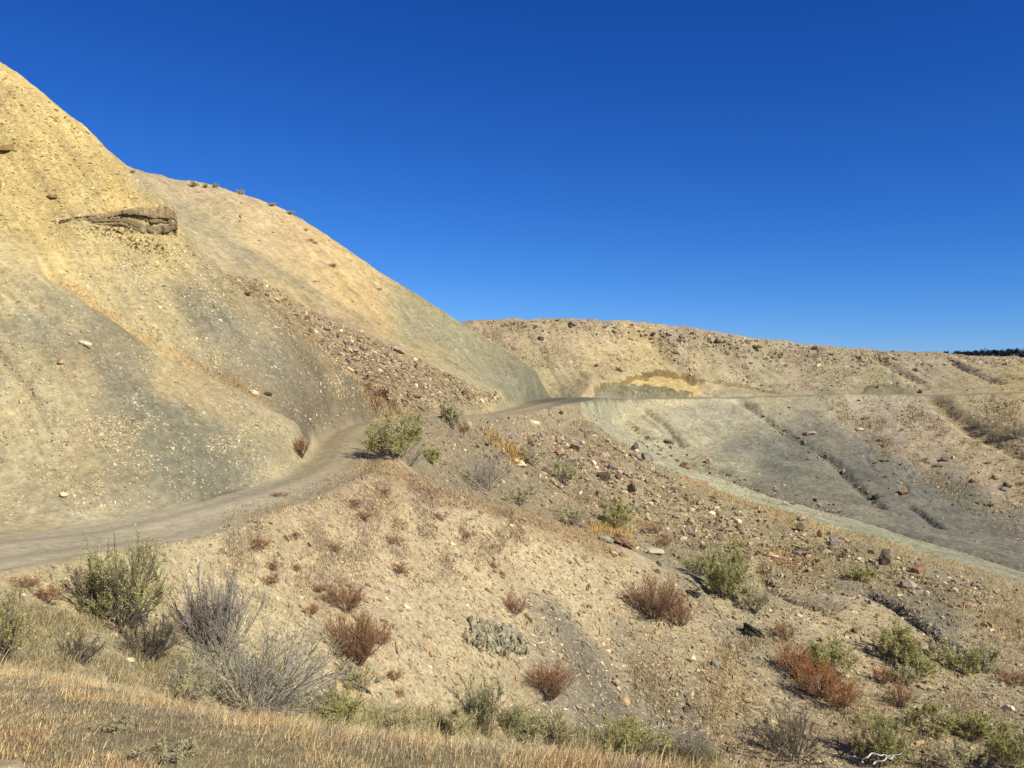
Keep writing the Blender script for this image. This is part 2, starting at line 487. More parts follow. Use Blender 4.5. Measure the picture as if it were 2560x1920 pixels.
CARVE = [  # photo polyline with distances, half width m, depth m
    ([(130, 690, 25.9), (330, 822, 25.9), (520, 930, 26.2), (650, 995, 26.5)], .5, .22),
    ([(1485, 1012, 80.5), (1560, 1068, 78), (1700, 1148, 73), (1870, 1214, 67), (2000, 1252, 63), (2200, 1312, 57), (2560, 1424, 49)], 1.2, .5),
    ([(1850, 1000, 90), (1900, 1040, 86), (2000, 1100, 80), (2060, 1140, 77), (2140, 1215, 70), (2200, 1275, 65)], .5, .45),
    ([(2340, 997, 88), (2370, 1035, 85), (2440, 1085, 80), (2560, 1150, 75)], .9, .6),
    ([(2270, 1255, 66.5), (2310, 1290, 64), (2350, 1325, 61)], .32, .4),
    ([(2160, 1120, 77), (2190, 1165, 73.5), (2250, 1190, 71.5), (2270, 1225, 69)], .25, .12),
    ([(1500, 1010, 83), (1560, 1035, 81), (1620, 1075, 78)], .5, .5),
    ([(1560, 1010, 85), (1600, 1035, 84), (1660, 1080, 80)], .4, .4),
    ([(1600, 1015, 86), (1660, 1060, 82), (1700, 1110, 77)], .4, .4),
    ([(1620, 850, 102), (1680, 900, 98.5), (1720, 935, 96), (1800, 978, 93)], .6, .5),
    ([(2180, 880, 103), (2240, 925, 99), (2300, 960, 95)], .5, .45),
    ([(2380, 900, 101), (2440, 940, 96), (2500, 965, 92)], .5, .45),
    ([(2170, 1462, 33.6), (2230, 1490, 32.4), (2300, 1540, 30.6), (2370, 1605, 29.0), (2430, 1655, 27.8), (2560, 1720, 26.5)], .26, .42),
    ([(1890, 1430, 38), (1960, 1500, 31), (2060, 1540, 29)], .3, .25),
    ([(560, 690, 44.5), (700, 805, 44), (800, 880, 44), (900, 962, 45)], .6, .4),
    ([(740, 845, 46), (850, 935, 46.6), (930, 1000, 46)], .35, .5),
    ([(420, 640, 52), (560, 720, 49), (700, 790, 46)], .6, .3),
    ([(1150, 1010, 48), (1215, 1015, 51)], .5, .35),
]
for poly, w, dep in CARVE:
    g = catmull(P(poly), 5)
    d, t, s = seg_info(X, Y, g, 4 * w)
    q = np.where(d < 4 * w)[0]
    jit = 1 + .45 * perlin(X[q] * 1.3 / max(w, .3), Y[q] * 1.3 / max(w, .3), 0 * q + 3.3)
    Z[q] -= dep * np.clip(jit, .3, 2) * np.exp(-(d[q] / w) ** 2)


# road bed
g = roadp
dz = np.interp(rt, np.arange(len(g)), g[:, 2])
side = rside
rut = .03 * (np.exp(-((rd - .75) / .25) ** 2)) - .025 * np.exp(-(rd / .4) ** 2)
bed = dz - rut - .012 * rd + .02 * fbm(X * .8, Y * .8, Z * 0 + .4, 3)
bl = 1 - sstep(rhw * .92, rhw + np.where(Y > 60, .6, np.where(side < 0, 1.5, np.where(Y > 20, .5, .8))), rd + .25 * perlin(X * .7, Y * .7, Z * 0 + 9.3))
Z = Z * (1 - bl) + bed * bl
# windrow on the outer (downhill) edge
Z = Z + np.exp(-((rd - rhw - .9) / .6) ** 2) * (side < 0) * .32 * sstep(30, 35, Y) * (1 - sstep(46, 54, Y)) * (1 + .5 * perlin(X * .7, Y * .7, Z * 0 + 1.3))
ow = np.exp(-((rd - rhw - .25) / .28) ** 2) * (side < 0) * (.10 + .08 * perlin(X * .9, Y * .9, Z * 0 + 5.3))
Z = Z + ow
Eg = (Z / Y).reshape(NV, NU)

# visible-surface table: for a photo pixel, the distance where its ray meets the ground
inc = np.where((ucols > -.75) & (ucols < .75))[0]
rows = np.arange(-200, 2300)
TAB = np.empty((len(inc), len(rows)))
for q, j in enumerate(inc):
    cm = np.maximum.accumulate(Eg[55:, j]) + np.arange(NV - 55) * 1e-9
    TAB[q] = np.interp((CY - rows) / F, cm, drows[55:])
HOR = np.array([CY - Eg[:, j].max() * F for j in inc])


def at(px, py):
    px = np.asarray(px, float); py = np.asarray(py, float)
    u = (px - CX) / F
    q = np.clip(np.searchsorted(ucols[inc], u), 0, len(inc) - 1)
    r = np.clip(np.round(py + 200).astype(int), 0, len(rows) - 1)
    d = TAB[q, r]
    x, y = u * d, d
    return np.stack([x, y, zat(x, y)], -1)


def zat(x, y):
    u = x / y
    fi = np.interp(u, ucols, np.arange(NU)); fj = np.interp(np.log(y), np.log(drows), np.arange(NV))
    i0 = np.clip(fi.astype(int), 0, NU - 2); j0 = np.clip(fj.astype(int), 0, NV - 2)
    a, b = fi - i0, fj - j0
    e = (Eg[j0, i0] * (1 - a) + Eg[j0, i0 + 1] * a) * (1 - b) + (Eg[j0 + 1, i0] * (1 - a) + Eg[j0 + 1, i0 + 1] * a) * b
    return e * y


def normal_at(p):
    x, y = p[..., 0], p[..., 1]
    h = .01 * y + .05
    zx = (zat(x + h, y) - zat(x - h, y)) / (2 * h)
    zy = (zat(x, y + h) - zat(x, y - h)) / (2 * h)
    nrm = np.stack([-zx, -zy, np.ones_like(zx)], -1)
    return nrm / np.linalg.norm(nrm, axis=-1, keepdims=True)


# ------------------------------------------------------------------ soil colours: samples laid out on the ground
SOIL = """60,250:216,182,112 150,400:214,178,108 300,470:210,174,104 50,480:218,182,112 380,500:205,170,100 100,560:208,174,108 250,620:202,174,115 400,650:200,172,112 480,690:192,165,115
400,720:185,162,112 330,740:190,165,115 500,760:140,130,104 560,800:146,136,110 620,860:148,134,108 600,750:168,150,112 660,830:152,138,110 700,860:136,124,100 720,930:128,116,94 800,960:120,108,88 820,1030:122,110,90 760,1010:118,106,86 880,1010:120,108,88 800,890:160,140,105
0,705:206,178,122 70,705:200,174,120 0,770:196,172,122 60,770:182,162,118 40,655:206,178,120 100,705:202,176,122 180,748:192,168,118 140,730:190,166,117 262,803:170,152,116 0,850:186,165,120 120,770:158,145,113 220,800:140,130,104 60,830:176,158,118 60,950:195,170,122 150,1000:185,165,120 30,1100:190,168,122 200,920:165,148,112 280,900:145,134,108 340,900:150,138,112 330,1020:126,118,95 400,1080:138,130,104 420,950:195,168,115 500,990:195,165,115 560,1010:175,152,112 480,1080:148,138,110 560,1120:152,144,115 640,1100:160,148,115 660,1050:180,158,118 300,1150:143,133,105 450,1180:140,134,110 570,1180:136,132,110 200,1150:165,148,112 60,1200:175,155,115 250,1230:155,142,112 650,1180:143,136,112 20,640:202,176,118
380,480:178,160,122 450,560:174,156,118 500,480:188,166,126 650,560:196,170,122 780,640:198,170,120 600,650:170,152,115 700,720:182,160,112 850,700:200,170,112 950,760:190,160,105 1000,790:160,146,105 1100,830:148,138,102 1080,880:172,152,105 1180,900:146,137,102 1250,950:130,122,95 1330,970:122,115,90 1180,960:160,146,108 1040,840:140,130,98 900,770:185,158,108 550,560:176,158,118
650,740:160,140,106 750,800:155,134,102 850,870:152,131,101 950,920:152,131,101 1050,960:158,136,104 1150,1000:162,140,105 1000,1000:155,130,95 1210,1005:188,164,115
1250,830:188,160,120 1400,880:192,163,116 1500,880:206,171,110 1600,870:202,168,108 1350,940:188,164,110 1500,830:182,154,117 1700,850:175,149,117 1850,880:176,151,114 2000,890:178,151,114 1750,920:194,165,113 1900,940:180,158,112 2100,930:180,157,112 2200,960:175,155,108 2300,900:178,151,114 2450,920:178,151,110 2540,955:188,155,97 2400,960:178,152,105 1650,930:200,166,102 1700,965:188,157,97 1600,968:196,166,108 1500,978:190,160,106 1850,965:180,155,110
1650,1062:184,167,128 1740,1112:176,160,122 1800,1168:152,141,108 1550,1040:176,160,122 1700,1040:190,175,134 1650,1100:184,169,131 1800,1020:190,174,134 1800,1080:173,160,126 1850,1120:145,138,115 1950,1150:129,126,108 2000,1200:135,131,108 1900,1230:149,141,114 1850,1180:161,150,119 2050,1080:135,129,108 2150,1150:125,121,105 2250,1180:132,127,108 2300,1250:126,122,105 2400,1250:129,125,106 2500,1300:132,125,106 2350,1330:129,124,104 2500,1400:129,124,101 2100,1260:147,139,112 2100,1030:190,168,128 2250,1050:184,160,126 2300,1120:182,156,122 2450,1170:179,153,117 2540,1220:179,153,117 2450,1010:192,165,116 2540,1020:186,160,112 2540,1080:163,140,100
1500,1060:170,158,124 1600,1130:172,160,126 1750,1208:187,175,136 1950,1262:172,162,128 2210,1333:158,150,116 2480,1424:150,140,108
1250,1080:148,128,99 1350,1110:158,134,103 1500,1180:162,139,106 1600,1250:163,144,105 1750,1290:172,149,108 1950,1380:163,142,101 2200,1450:158,138,99 2450,1520:156,135,99 1300,1180:140,121,93 1450,1260:150,128,98 1700,1400:150,131,101
300,1440:190,168,122 150,1480:185,161,118 500,1400:195,172,128 700,1350:187,160,119 850,1270:182,154,113 950,1220:176,147,107 1050,1300:190,162,122 1200,1350:194,167,125 1350,1400:194,167,125 900,1400:192,165,125 1000,1500:190,165,125 700,1600:186,165,122 1100,1600:186,162,122 1200,1700:181,158,118 1450,1500:190,165,122 1420,1600:163,145,116 1480,1700:130,118,99 1600,1780:134,122,103 1700,1820:130,118,99 1550,1600:185,160,120 1650,1650:178,153,113 1750,1600:172,150,112 1800,1750:180,153,111 1950,1600:165,146,112 2100,1560:184,160,118 2200,1640:176,151,112 2350,1740:165,145,108 2500,1780:160,140,105 1900,1480:165,143,108 2000,1480:175,151,112 2200,1490:132,121,99 2330,1560:126,115,97 2450,1620:160,138,102
0,1550:176,153,112 100,1620:166,148,112 300,1620:160,144,108 500,1700:165,148,112"""
sp, sc = [], []
for tok in SOIL.split():
    a, b = tok.split(":")
    sp.append([float(q) for q in a.split(",")]); sc.append([float(q) for q in b.split(",")])
sp, sc = np.array(sp), np.array(sc)
spos = at(sp[:, 0], sp[:, 1])
sc = np.where(((sp[:, 0] < 960) & (sp[:, 1] > 590) & (spos[:, 1] < 41) & (sc[:, 0] < 172))[:, None] & (sp[:, 1] < 1290)[:, None], sc * [.985, .945, .90], sc)
sc = np.where(((spos[:, 1] > 48) & (spos[:, 0] > 2) & (sc[:, 0] < 150))[:, None], sc * [.885, .86, .875], sc)
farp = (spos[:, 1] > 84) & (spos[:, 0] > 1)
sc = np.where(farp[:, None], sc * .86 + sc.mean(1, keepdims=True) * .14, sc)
sc = np.where(((spos[:, 1] > 44) & (spos[:, 1] < 80) & (spos[:, 0] < 2) & (sp[:, 1] < 1000) & (sp[:, 0] < 1400))[:, None], sc * [1.02, .99, .975], sc)
su, sv = spos[:, 0] / spos[:, 1], VS * np.log(spos[:, 1])
scl = np.stack([alb(c) for c in sc])
scl = scl * np.where((spos[:, 1] > 44) & (spos[:, 1] < 71) & (spos[:, 0] < 1) & (sp[:, 1] < 1000), 1.06, 1.0)[:, None]
def inpoly(px, py, poly):
    poly = np.asarray(poly, float)
    r = np.zeros(len(px), bool)
    j = len(poly) - 1
    for i in range(len(poly)):
        xi, yi = poly[i][:2]; xj, yj = poly[j][:2]
        c = ((yi > py) != (yj > py)) & (px < (xj - xi) * (py - yi) / (yj - yi + 1e-12) + xi)
        r ^= c
        j = i
    return r


def G(*p):
    return P(np.array(p, float))[:, :2]


A_FOOT = [(-1300, 1390, 14.5), (-500, 1350, 15.8), (0, 1298, 17.4), (400, 1262, 19.7), (700, 1200, 22.8), (785, 1165, 24.4), (815, 1095, 28)]
A_GUL = [(790, 1090, 27.2), (720, 1040, 26.6), (650, 995, 26.3), (600, 968, 26.1), (520, 930, 25.8), (430, 880, 25.5), (330, 822, 25.3), (250, 765, 25.2), (130, 690, 25.2), (0, 620, 25.6), (-500, 600, 27), (-1300, 700, 28)]
A_TOPE = [(830, 1090, 29.5), (900, 1055, 34.6), (950, 1036, 39), (968, 1016, 41.6), (900, 968, 39.6), (800, 872, 34.6), (700, 805, 33), (640, 750, 33), (570, 695, 33.2), (500, 635, 34), (440, 550, 35), (300, 398, 36.6), (0, 150, 40.5), (-1300, -700, 54)]
D_CR = [(1412, 1003, 71.5), (1430, 1030, 68), (1500, 1072, 62), (1600, 1142, 56), (1720, 1200, 52), (1850, 1247, 48.5), (2000, 1293, 45.5), (2200, 1350, 42.5), (2400, 1414, 40), (2560, 1465, 38.5), (3300, 1620, 36), (3900, 1700, 35)]
E_LN = [(1460, 1000, 80), (1485, 1010, 80.5), (1560, 1068, 78), (1700, 1148, 73), (1870, 1214, 67), (2000, 1252, 63), (2200, 1312, 57), (2400, 1374, 52.5), (2560, 1424, 49), (3300, 1600, 44), (3900, 1700, 42)]
D_FT = [(1000, 1140, 29.5), (1030, 1180, 30), (1100, 1205, 31.5), (1200, 1232, 33.5), (1300, 1258, 35), (1400, 1300, 36), (1500, 1338, 36.5), (1600, 1376, 36), (1750, 1425, 34.5), (1900, 1462, 33.4), (2050, 1470, 33), (2170, 1470, 33), (2300, 1545, 30.4), (2370, 1608, 28.8), (2560, 1715, 26.4), (3900, 1800, 25)]
REG_POLY = {1: G(*A_FOOT, *A_GUL), 2: G(*A_FOOT[-1:], *A_TOPE, *A_GUL[::-1]), 3: np.vstack([G(*D_CR), G(*E_LN[::-1])]),
            4: np.vstack([G(*E_LN), [(300, 300), (-300, 300), (-300, 90), (-1.0, 84)]]), 5: np.vstack([G((1000, 1070, 37.5), (1130, 1062, 44), (1220, 1055, 49), (1300, 1042, 56), (1370, 1022, 64)), G(*D_CR), G(*D_FT[::-1])])}

REG_POLY[6] = np.vstack([G((800, 1100, 27.5), (885, 1078, 32), (945, 1058, 35.2), (1040, 1047, 40), (1130, 1043, 45), (1220, 1038, 50.3), (1300, 1025, 57), (1370, 1008, 65), (1420, 996, 73), (1450, 988, 79.5)), [(-1.0, 84.5), (-300, 92), (-300, 27.5)]])


def region(x, y):
    r = np.zeros(len(x), int)                                          # 0 near slope, 6 middle hill
    for k in (6, 4, 3, 5, 2, 1):
        r[inpoly(x, y, REG_POLY[k])] = k
    return r


wq = np.interp(Y, [5, 25, 60, 110], [.10, .22, .45, .8])
REGV = region(X + wq * fbm(X / wq * .35, Y / wq * .35, Z * 0 + 1.7, 3), Y + wq * 1.5 * fbm(X / wq * .35, Y / wq * .35, Z * 0 + 8.1, 3))
REGS = region(spos[:, 0], spos[:, 1])
fu, fv = coarse(ucols, 3), coarse(vrows, 3)
wx = .012 * fbm(X / Y * 14, np.log(Y) * 9, Z / Y * 14, 4, .6)
wy = .016 * fbm(X / Y * 14 + 40, np.log(Y) * 9, Z / Y * 14, 4, .6)
fi = np.interp(X / Y + wx, fu, np.arange(len(fu))); fj = np.interp(VS * np.log(Y) + wy, fv, np.arange(len(fv)))
COLR = np.zeros((len(X), 3))
for rg in range(7):
    q = np.where(REGV == rg)[0]
    ks = np.where(REGS == rg)[0]
    if len(q) == 0: continue
    if len(ks) == 0: ks = np.arange(len(su))
    num = np.zeros((len(fv), len(fu), 3)); den = np.zeros((len(fv), len(fu)))
    for k in ks:
        w = 1.0 / (((fu[None, :] - su[k]) ** 2 + (.8 * (fv[:, None] - sv[k])) ** 2 + 2.5e-4) ** 2.2)
        den += w; num += w[..., None] * scl[k]
    FLD = num / den[..., None]
    i0 = np.clip(fi[q].astype(int), 0, len(fu) - 2); j0 = np.clip(fj[q].astype(int), 0, len(fv) - 2)
    ta, tb = (fi[q] - i0)[:, None], (fj[q] - j0)[:, None]
    COLR[q] = (FLD[j0, i0] * (1 - ta) + FLD[j0, i0 + 1] * ta) * (1 - tb) + (FLD[j0 + 1, i0] * (1 - ta) + FLD[j0 + 1, i0 + 1] * ta) * tb


def stripe(poly, w, colour, strength=1.0, soft=.5, seed=0):
    global COLR
    g = catmull(P(poly) if len(poly[0]) == 3 else at([q[0] for q in poly], [q[1] for q in poly]), 4)
    d, t, s = seg_info(X, Y, g, 4 * w)
    q = np.where(d < 4 * w)[0]
    x, y, z, d = X[q], Y[q], Z[q], d[q]
    d = d * (1 + .6 * fbm(x * .9, y * .9, z * .9 + seed, 3)) + w * .35 * perlin(x * 3, y * 3, z * 3 + seed)
    m = (strength * (1 - sstep(w * (1 - soft), w * (1 + soft), d)))[:, None]
    COLR[q] = COLR[q] * (1 - m) + alb(colour) * m


OR = (184, 142, 84)
stripe([(130, 690, 25.9), (250, 768, 25.9), (330, 822, 25.9), (430, 885, 26.0), (520, 930, 26.2), (650, 995, 26.5)], .36, OR, .5, .8, 1)
stripe([(560, 690, 44.5), (700, 805, 44), (800, 880, 44), (900, 962, 45), (960, 1010, 44.6)], .6, (180, 148, 100), .5, .9, 2)
stripe([(960, 1165), (1060, 1215), (1160, 1245), (1290, 1285), (1400, 1325), (1500, 1360)], .7, (158, 122, 80), .7, .6, 3)
stripe([(1720, 1202), (1850, 1252), (2000, 1298), (2200, 1355), (2400, 1419)], .7, (182, 146, 92), .6, .6, 4)
stripe([(200, 1290), (400, 1268), (600, 1235), (690, 1200)], .5, (165, 150, 118), .6, .7, 6)
stripe([(560, 1300), (700, 1262), (860, 1200), (900, 1175)], .25, (150, 110, 72), .75, .6, 7)
# grey ribbons of shale exposed on the near slope and the wash
stripe([(1400, 1545), (1450, 1640), (1500, 1720), (1560, 1800)], .55, (112, 101, 86), .8, .8, 8)
stripe([(1560, 1600), (1640, 1700), (1740, 1800)], .5, (120, 108, 90), .55, .8, 9)
stripe([(1720, 1460), (1820, 1570), (1880, 1640)], .4, (122, 112, 95), .6, .8, 10)
stripe([(2170, 1462, 33.6), (2230, 1490, 32.4), (2300, 1540, 30.6), (2370, 1605, 29.0), (2430, 1655, 27.8)], .42, (106, 99, 88), .85, .6, 11)
# strata exposed in the far road cut; its dark lips are painted overhang shade
def fill(poly, colour, strength=1.0, warp=.35, mottled=0.0):
    g = at([q[0] for q in poly], [q[1] for q in poly])[:, :2]
    lo, hi = g.min(0) - 2, g.max(0) + 2
    q = np.where((X > lo[0]) & (X < hi[0]) & (Y > lo[1]) & (Y < hi[1]))[0]
    wx_ = warp * fbm(X[q] * .8, Y[q] * .8, Z[q] * .8 + .3, 3); wy_ = warp * 2 * fbm(X[q] * .8, Y[q] * .8, Z[q] * .8 + 9.3, 3)
    m = inpoly(X[q] + wx_, Y[q] + wy_, g) * strength
    if mottled: m = m * np.clip(1 + mottled * 3 * fbm(X[q] * .6, Y[q] * .6, Z[q] * 1.5, 3), 0, 1)
    COLR[q] = COLR[q] * (1 - m[:, None]) + alb(colour) * m[:, None]


fill([(1465, 990), (1500, 972), (1560, 950), (1620, 938), (1680, 935), (1740, 948), (1765, 991)], (206, 172, 106), .9)
fill([(1465, 990), (1500, 974), (1560, 958), (1610, 962), (1680, 972), (1740, 988), (1740, 991)], (112, 100, 74), .9, .5)
fill([(1470, 988), (1530, 960), (1590, 938), (1650, 926), (1710, 931), (1748, 951), (1735, 957), (1700, 946), (1640, 943), (1590, 953), (1530, 975), (1480, 990)], (132, 104, 58), .95, .3)  # dark lip: shade under the overhanging rim, painted into the soil colour
fill([(1745, 953), (1800, 951), (1870, 962), (1960, 984), (1950, 988), (1860, 970), (1800, 960), (1755, 962)], (140, 114, 70), .9, .3)  # lip of the second arc, rim shade painted in the same way
fill([(1780, 972), (1850, 970), (1900, 979), (1880, 984), (1790, 984)], (150, 140, 112), .6, .3, .5)
for k_ in range(7):
    yy_ = 968 + k_ * 3.4
    fill([(1475 + k_ * 3, min(990, yy_ + 10)), (1560, yy_ - 6), (1640, yy_ - 3), (1700, min(990, yy_ + 2)), (1640, yy_ - 1), (1560, yy_ - 3.4)], (88, 80, 62) if k_ % 2 else (150, 138, 108), .75, .25)
fill([(2040, 984), (2055, 974), (2075, 971), (2100, 984)], (136, 122, 92), .7, .3)
fill([(2145, 985), (2170, 968), (2205, 960), (2245, 964), (2290, 985)], (132, 116, 84), .85, .3)
fill([(2140, 985), (2168, 966), (2205, 958), (2250, 962), (2250, 966), (2205, 963), (2172, 971), (2152, 985)], (108, 96, 68), .8, .2)
# shale faces with their own edges
fill([(1340, 990), (1400, 945), (1425, 985), (1400, 1000), (1330, 1010)], (112, 108, 88), .6, .5, .5)
fill([(1890, 1376), (1950, 1362), (2050, 1388), (2080, 1420), (2010, 1436), (1930, 1404)], (184, 136, 88), .6, .3, .6)
stripe([(800, 1110), (792, 1140), (770, 1172), (700, 1200)], .28, (196, 172, 126), .9, .5, 13)
stripe([(2345, 1000), (2370, 1035), (2440, 1085)], .7, (134, 112, 74), .7, .7, 17)
# dark weathering streaks on the grey faces
rr = np.random.default_rng(11)
for k in range(26):
    a, b = rr.uniform(1880, 2450), rr.uniform(1120, 1380)
    if b < 1100 + (a - 1850) * .36 - 40 or b > 1225 + (a - 1850) * .34 - 15: continue
    L = rr.uniform(40, 120)
    stripe([(a, b), (a + L * .5, b + L * .05), (a + L, b + L * .12)], rr.uniform(.5, 1.1), (92, 90, 78) if k % 3 else (136, 128, 104), .55, .9, 20 + k)
# grey streaks on the middle hill
for (a, b, L, s_) in [(960, 760, 90, .3), (1040, 800, 110, .4), (1020, 850, 140, .45), (1120, 870, 120, .5), (1200, 920, 130, .5), (720, 700, 80, .4), (640, 640, 90, .5), (560, 600, 60, .4), (450, 510, 60, .9)]:
    stripe([(a, b), (a + L * .6, b + L * .6 * s_ + 10), (a + L, b + L * s_ + 14)], .7, (140, 131, 104), .3, .9, 60 + a)
for (a, b, L) in [(150, 740, 120), (300, 960, 150), (380, 1040, 170), (420, 1150, 120), (520, 1190, 90), (470, 740, 90), (560, 830, 120), (90, 820, 60)]:
    stripe([(a, b), (a + L * .5, b + L * .35), (a + L, b + L * .6)], .55, (118, 110, 90), .55, .9, 80 + a)
# streaks of wash along the fall line
cst = np.where(hillC > .5, cC, cA)
al = np.where(hillC > .5, Y, Y * .62 - X * .78)
stk = fbm(cst * 1.9 + wob, al * .16, Z * .1, 3) * .16 + fbm(cst * 6.5 + wob * 2, al * .4, Z * .3, 3, .6) * .20
COLR *= (1 + stk * ((REGV != 0) & (REGV != 5)) * near_road)[:, None]
# lighter patch tones everywhere
COLR *= (1 + .22 * fbm(X * .35, Y * .35, Z * .35 + 50, 4, .6))[:, None]

# road colour
rdm = 1 - sstep(rhw * .97, rhw + .16, rd + .25 * perlin(X * 1.1, Y * 1.1, Z * 0 + 2.4) + .08 * perlin(X * 5, Y * 5, Z * 0 + 2.9))
rc = np.where((Y > 45)[:, None], alb((150, 136, 106)), alb((194, 174, 138)))
mid = sstep(20, 26, Y) * (1 - sstep(60, 68, Y)); rc = rc * (1 - mid[:, None]) + alb((172, 150, 112)) * mid[:, None]
far_r = sstep(60, 70, Y); rc = rc * (1 - far_r[:, None]) + alb((100, 94, 76)) * far_r[:, None]
ff = sstep(82, 88, Y)[:, None]; rc = rc * (1 - ff) + alb((146, 133, 104)) * ff * (1 + .35 * perlin(X * .3, Y * .3, Z * 0 + 7.7))[:, None]
trk = np.exp(-((rd - .75) / .3) ** 2)
rc = rc * (1 - .20 * trk - .12 * np.exp(-((rd - .35) / .1) ** 2) - .10 * np.exp(-((rd - 1.15) / .12) ** 2))[:, None] * (1 + .15 * perlin(X * .5, Y * .5, Z * 0 + .6))[:, None]
rdm = rdm * (1 - .55 * sstep(32, 37, Y) * (1 - sstep(48, 56, Y)))
COLR = COLR * (1 - .9 * rdm[:, None]) + rc * .9 * rdm[:, None]
# ground under the knoll grass
kn = 1 - sstep(6.6, 8.0, Y + .4 * perlin(X, Y, Z))
COLR = COLR * (1 - kn[:, None]) + alb((134, 112, 78)) * kn[:, None]

# ------------------------------------------------------------------ terrain meshes
ii, jj = np.meshgrid(np.arange(NU - 1), np.arange(NV - 1))
f00 = (jj * NU + ii).ravel()
QUADS = np.stack([f00, f00 + 1, f00 + 1 + NU, f00 + NU], 1)
fc = f00
fy, fx = Y[fc], X[fc]
reg = np.zeros(len(QUADS), int)
reg[:] = 3                                       # foreground slope and gullies
rg_ = region(fx, fy)
reg = np.array([3, 0, 0, 2, 2, 3, 1])[rg_]
reg[(fy < 7.6)] = 4
rmask = (rd[fc] < rhw[fc] + .1)
reg[rmask & (fy > 9)] = 5
names = [("near_hill", M_SOIL), ("middle_hill", M_FAR), ("far_hill", M_FAR), ("slope_ground", M_SOIL), ("knoll_ground", M_SOIL), ("dirt_road", M_ROAD)]
labels = ["steep yellow and grey shale hill rising above the near bend of the dirt road", "grey and tan hill with a rounded crest behind the yellow hill", "far stony ridge crossed by the dirt road under a rocky crest",
          "tan stony slope and gullies falling away below the dirt road", "low bank of ground covered in dry grass at the front", "narrow graded dirt road curving around the hills"]
ALLV = np.stack([X, Y, Z], 1)
for k, (nm, mt) in enumerate(names):
    fq = QUADS[reg == k]
    used, inv = np.unique(fq.ravel(), return_inverse=True)
    o = mesh_obj(nm, ALLV[used], inv.reshape(-1, 4), mt, COLR[used])
    tag(o, labels[k], "road" if k == 5 else "hill" if k < 3 else "ground", None, "structure")

# plain beyond the ridge, out to the horizon
N = 60
a = np.linspace(-math.pi, math.pi, N, endpoint=False)
rings = [165, 400, 1200, 4000, 12000]
vv = []
for r_ in rings:
    for t in a:
        rad = r_ if r_ > 200 else r_
        vv.append((rad * math.sin(t), rad * math.cos(t), -9.0 + (1.5 * math.sin(3 * t) if r_ > 300 else 0)))
vv.append((0, 0, -14.0)); ci = len(vv) - 1
fq, ft = [], []
for k in range(len(rings) - 1):
    for i in range(N):
        j = (i + 1) % N
        fq.append((k * N + i, k * N + j, (k + 1) * N + j, (k + 1) * N + i))
for i in range(N):
    ft.append((i, (i + 1) % N, ci))
o = mesh_obj("ground", np.array(vv), [np.array(fq), np.array(ft)], M_FAR, np.tile(alb((165, 145, 105)), (len(vv), 1)))
tag(o, "dry plain stretching away beyond the ridges", "ground", None, "structure")

# ------------------------------------------------------------------ distant wooded hill
gx, gy = np.meshgrid(np.linspace(120, 620, 120), np.linspace(420, 760, 70))
top = np.interp(gx, [120, 190, 225, 244, 270, 300, 340, 620], [-9, 2, 13.0, 15.4, 16.8, 17.8, 18.6, 22])
prof = sstep(420, 540, gy) * (1 - .8 * sstep(560, 760, gy))
gz = -9 + (top + 9) * prof + 1.2 * fbm(gx * .02, gy * .02, gx * 0, 3)
gi, gj = np.meshgrid(np.arange(119), np.arange(69)); q0 = (gj * 120 + gi).ravel()
o = mesh_obj("distant_hill", np.stack([gx, gy, gz], -1).reshape(-1, 3), np.stack([q0, q0 + 1, q0 + 121, q0 + 120], 1), M_FAR, np.tile(alb((150, 132, 96)), (120 * 70, 1)))
tag(o, "distant low hill under dark woodland beyond the far ridge", "hill", None, "structure")


def hgt(x, y):
    top = np.interp(x, [120, 190, 225, 244, 270, 300, 340, 620], [-9, 2, 13.0, 15.4, 16.8, 17.8, 18.6, 22])
    return -9 + (top + 9) * sstep(420, 540, y) * (1 - .8 * sstep(560, 760, y)) + 1.2 * fbm(x * .02, y * .02, x * 0, 3)


def tree_cloud(base, h, w, nl, seed):
    """leaf clumps of conifer/juniper crowns as small triangles"""
    r = np.random.default_rng(seed)
    n_ = len(base)
    t = r.uniform(.08, 1, (n_, nl)) ** .9
    rad = (w[:, None] * np.sqrt(r.uniform(0, 1, (n_, nl))) * np.clip(1.15 - t, .06, 1) ** .8)
    th = r.uniform(0, 2 * np.pi, (n_, nl))
    c = np.stack([base[:, None, 0] + rad * np.cos(th), base[:, None, 1] + rad * np.sin(th), base[:, None, 2] + t * h[:, None]], -1).reshape(-1, 3)
    s = np.repeat(w * .42, nl)[:, None, None]
    tri = c[:, None, :] + r.normal(size=(len(c), 3, 3)) * s * .7
    col = alb0((58, 68, 70)) * r.uniform(.5, 1.3, (len(c), 1))
    return tri.reshape(-1, 3), np.arange(len(c) * 3).reshape(-1, 3), np.repeat(col, 3, 0)


r_ = np.random.default_rng(5)
bx, by = r_.uniform(185, 480, 2600), r_.uniform(455, 640, 2600)
bz = hgt(bx, by)
v, f, c = tree_cloud(np.stack([bx, by, bz], 1), r_.uniform(1.8, 3.2, 2600), r_.uniform(1.2, 2.0, 2600), 26, 6)
o = mesh_obj("forest", v, f, M_LEAF, c, smooth=False)
tag(o, "dark conifer wood covering the distant hill at the horizon", "forest", None, "stuff")

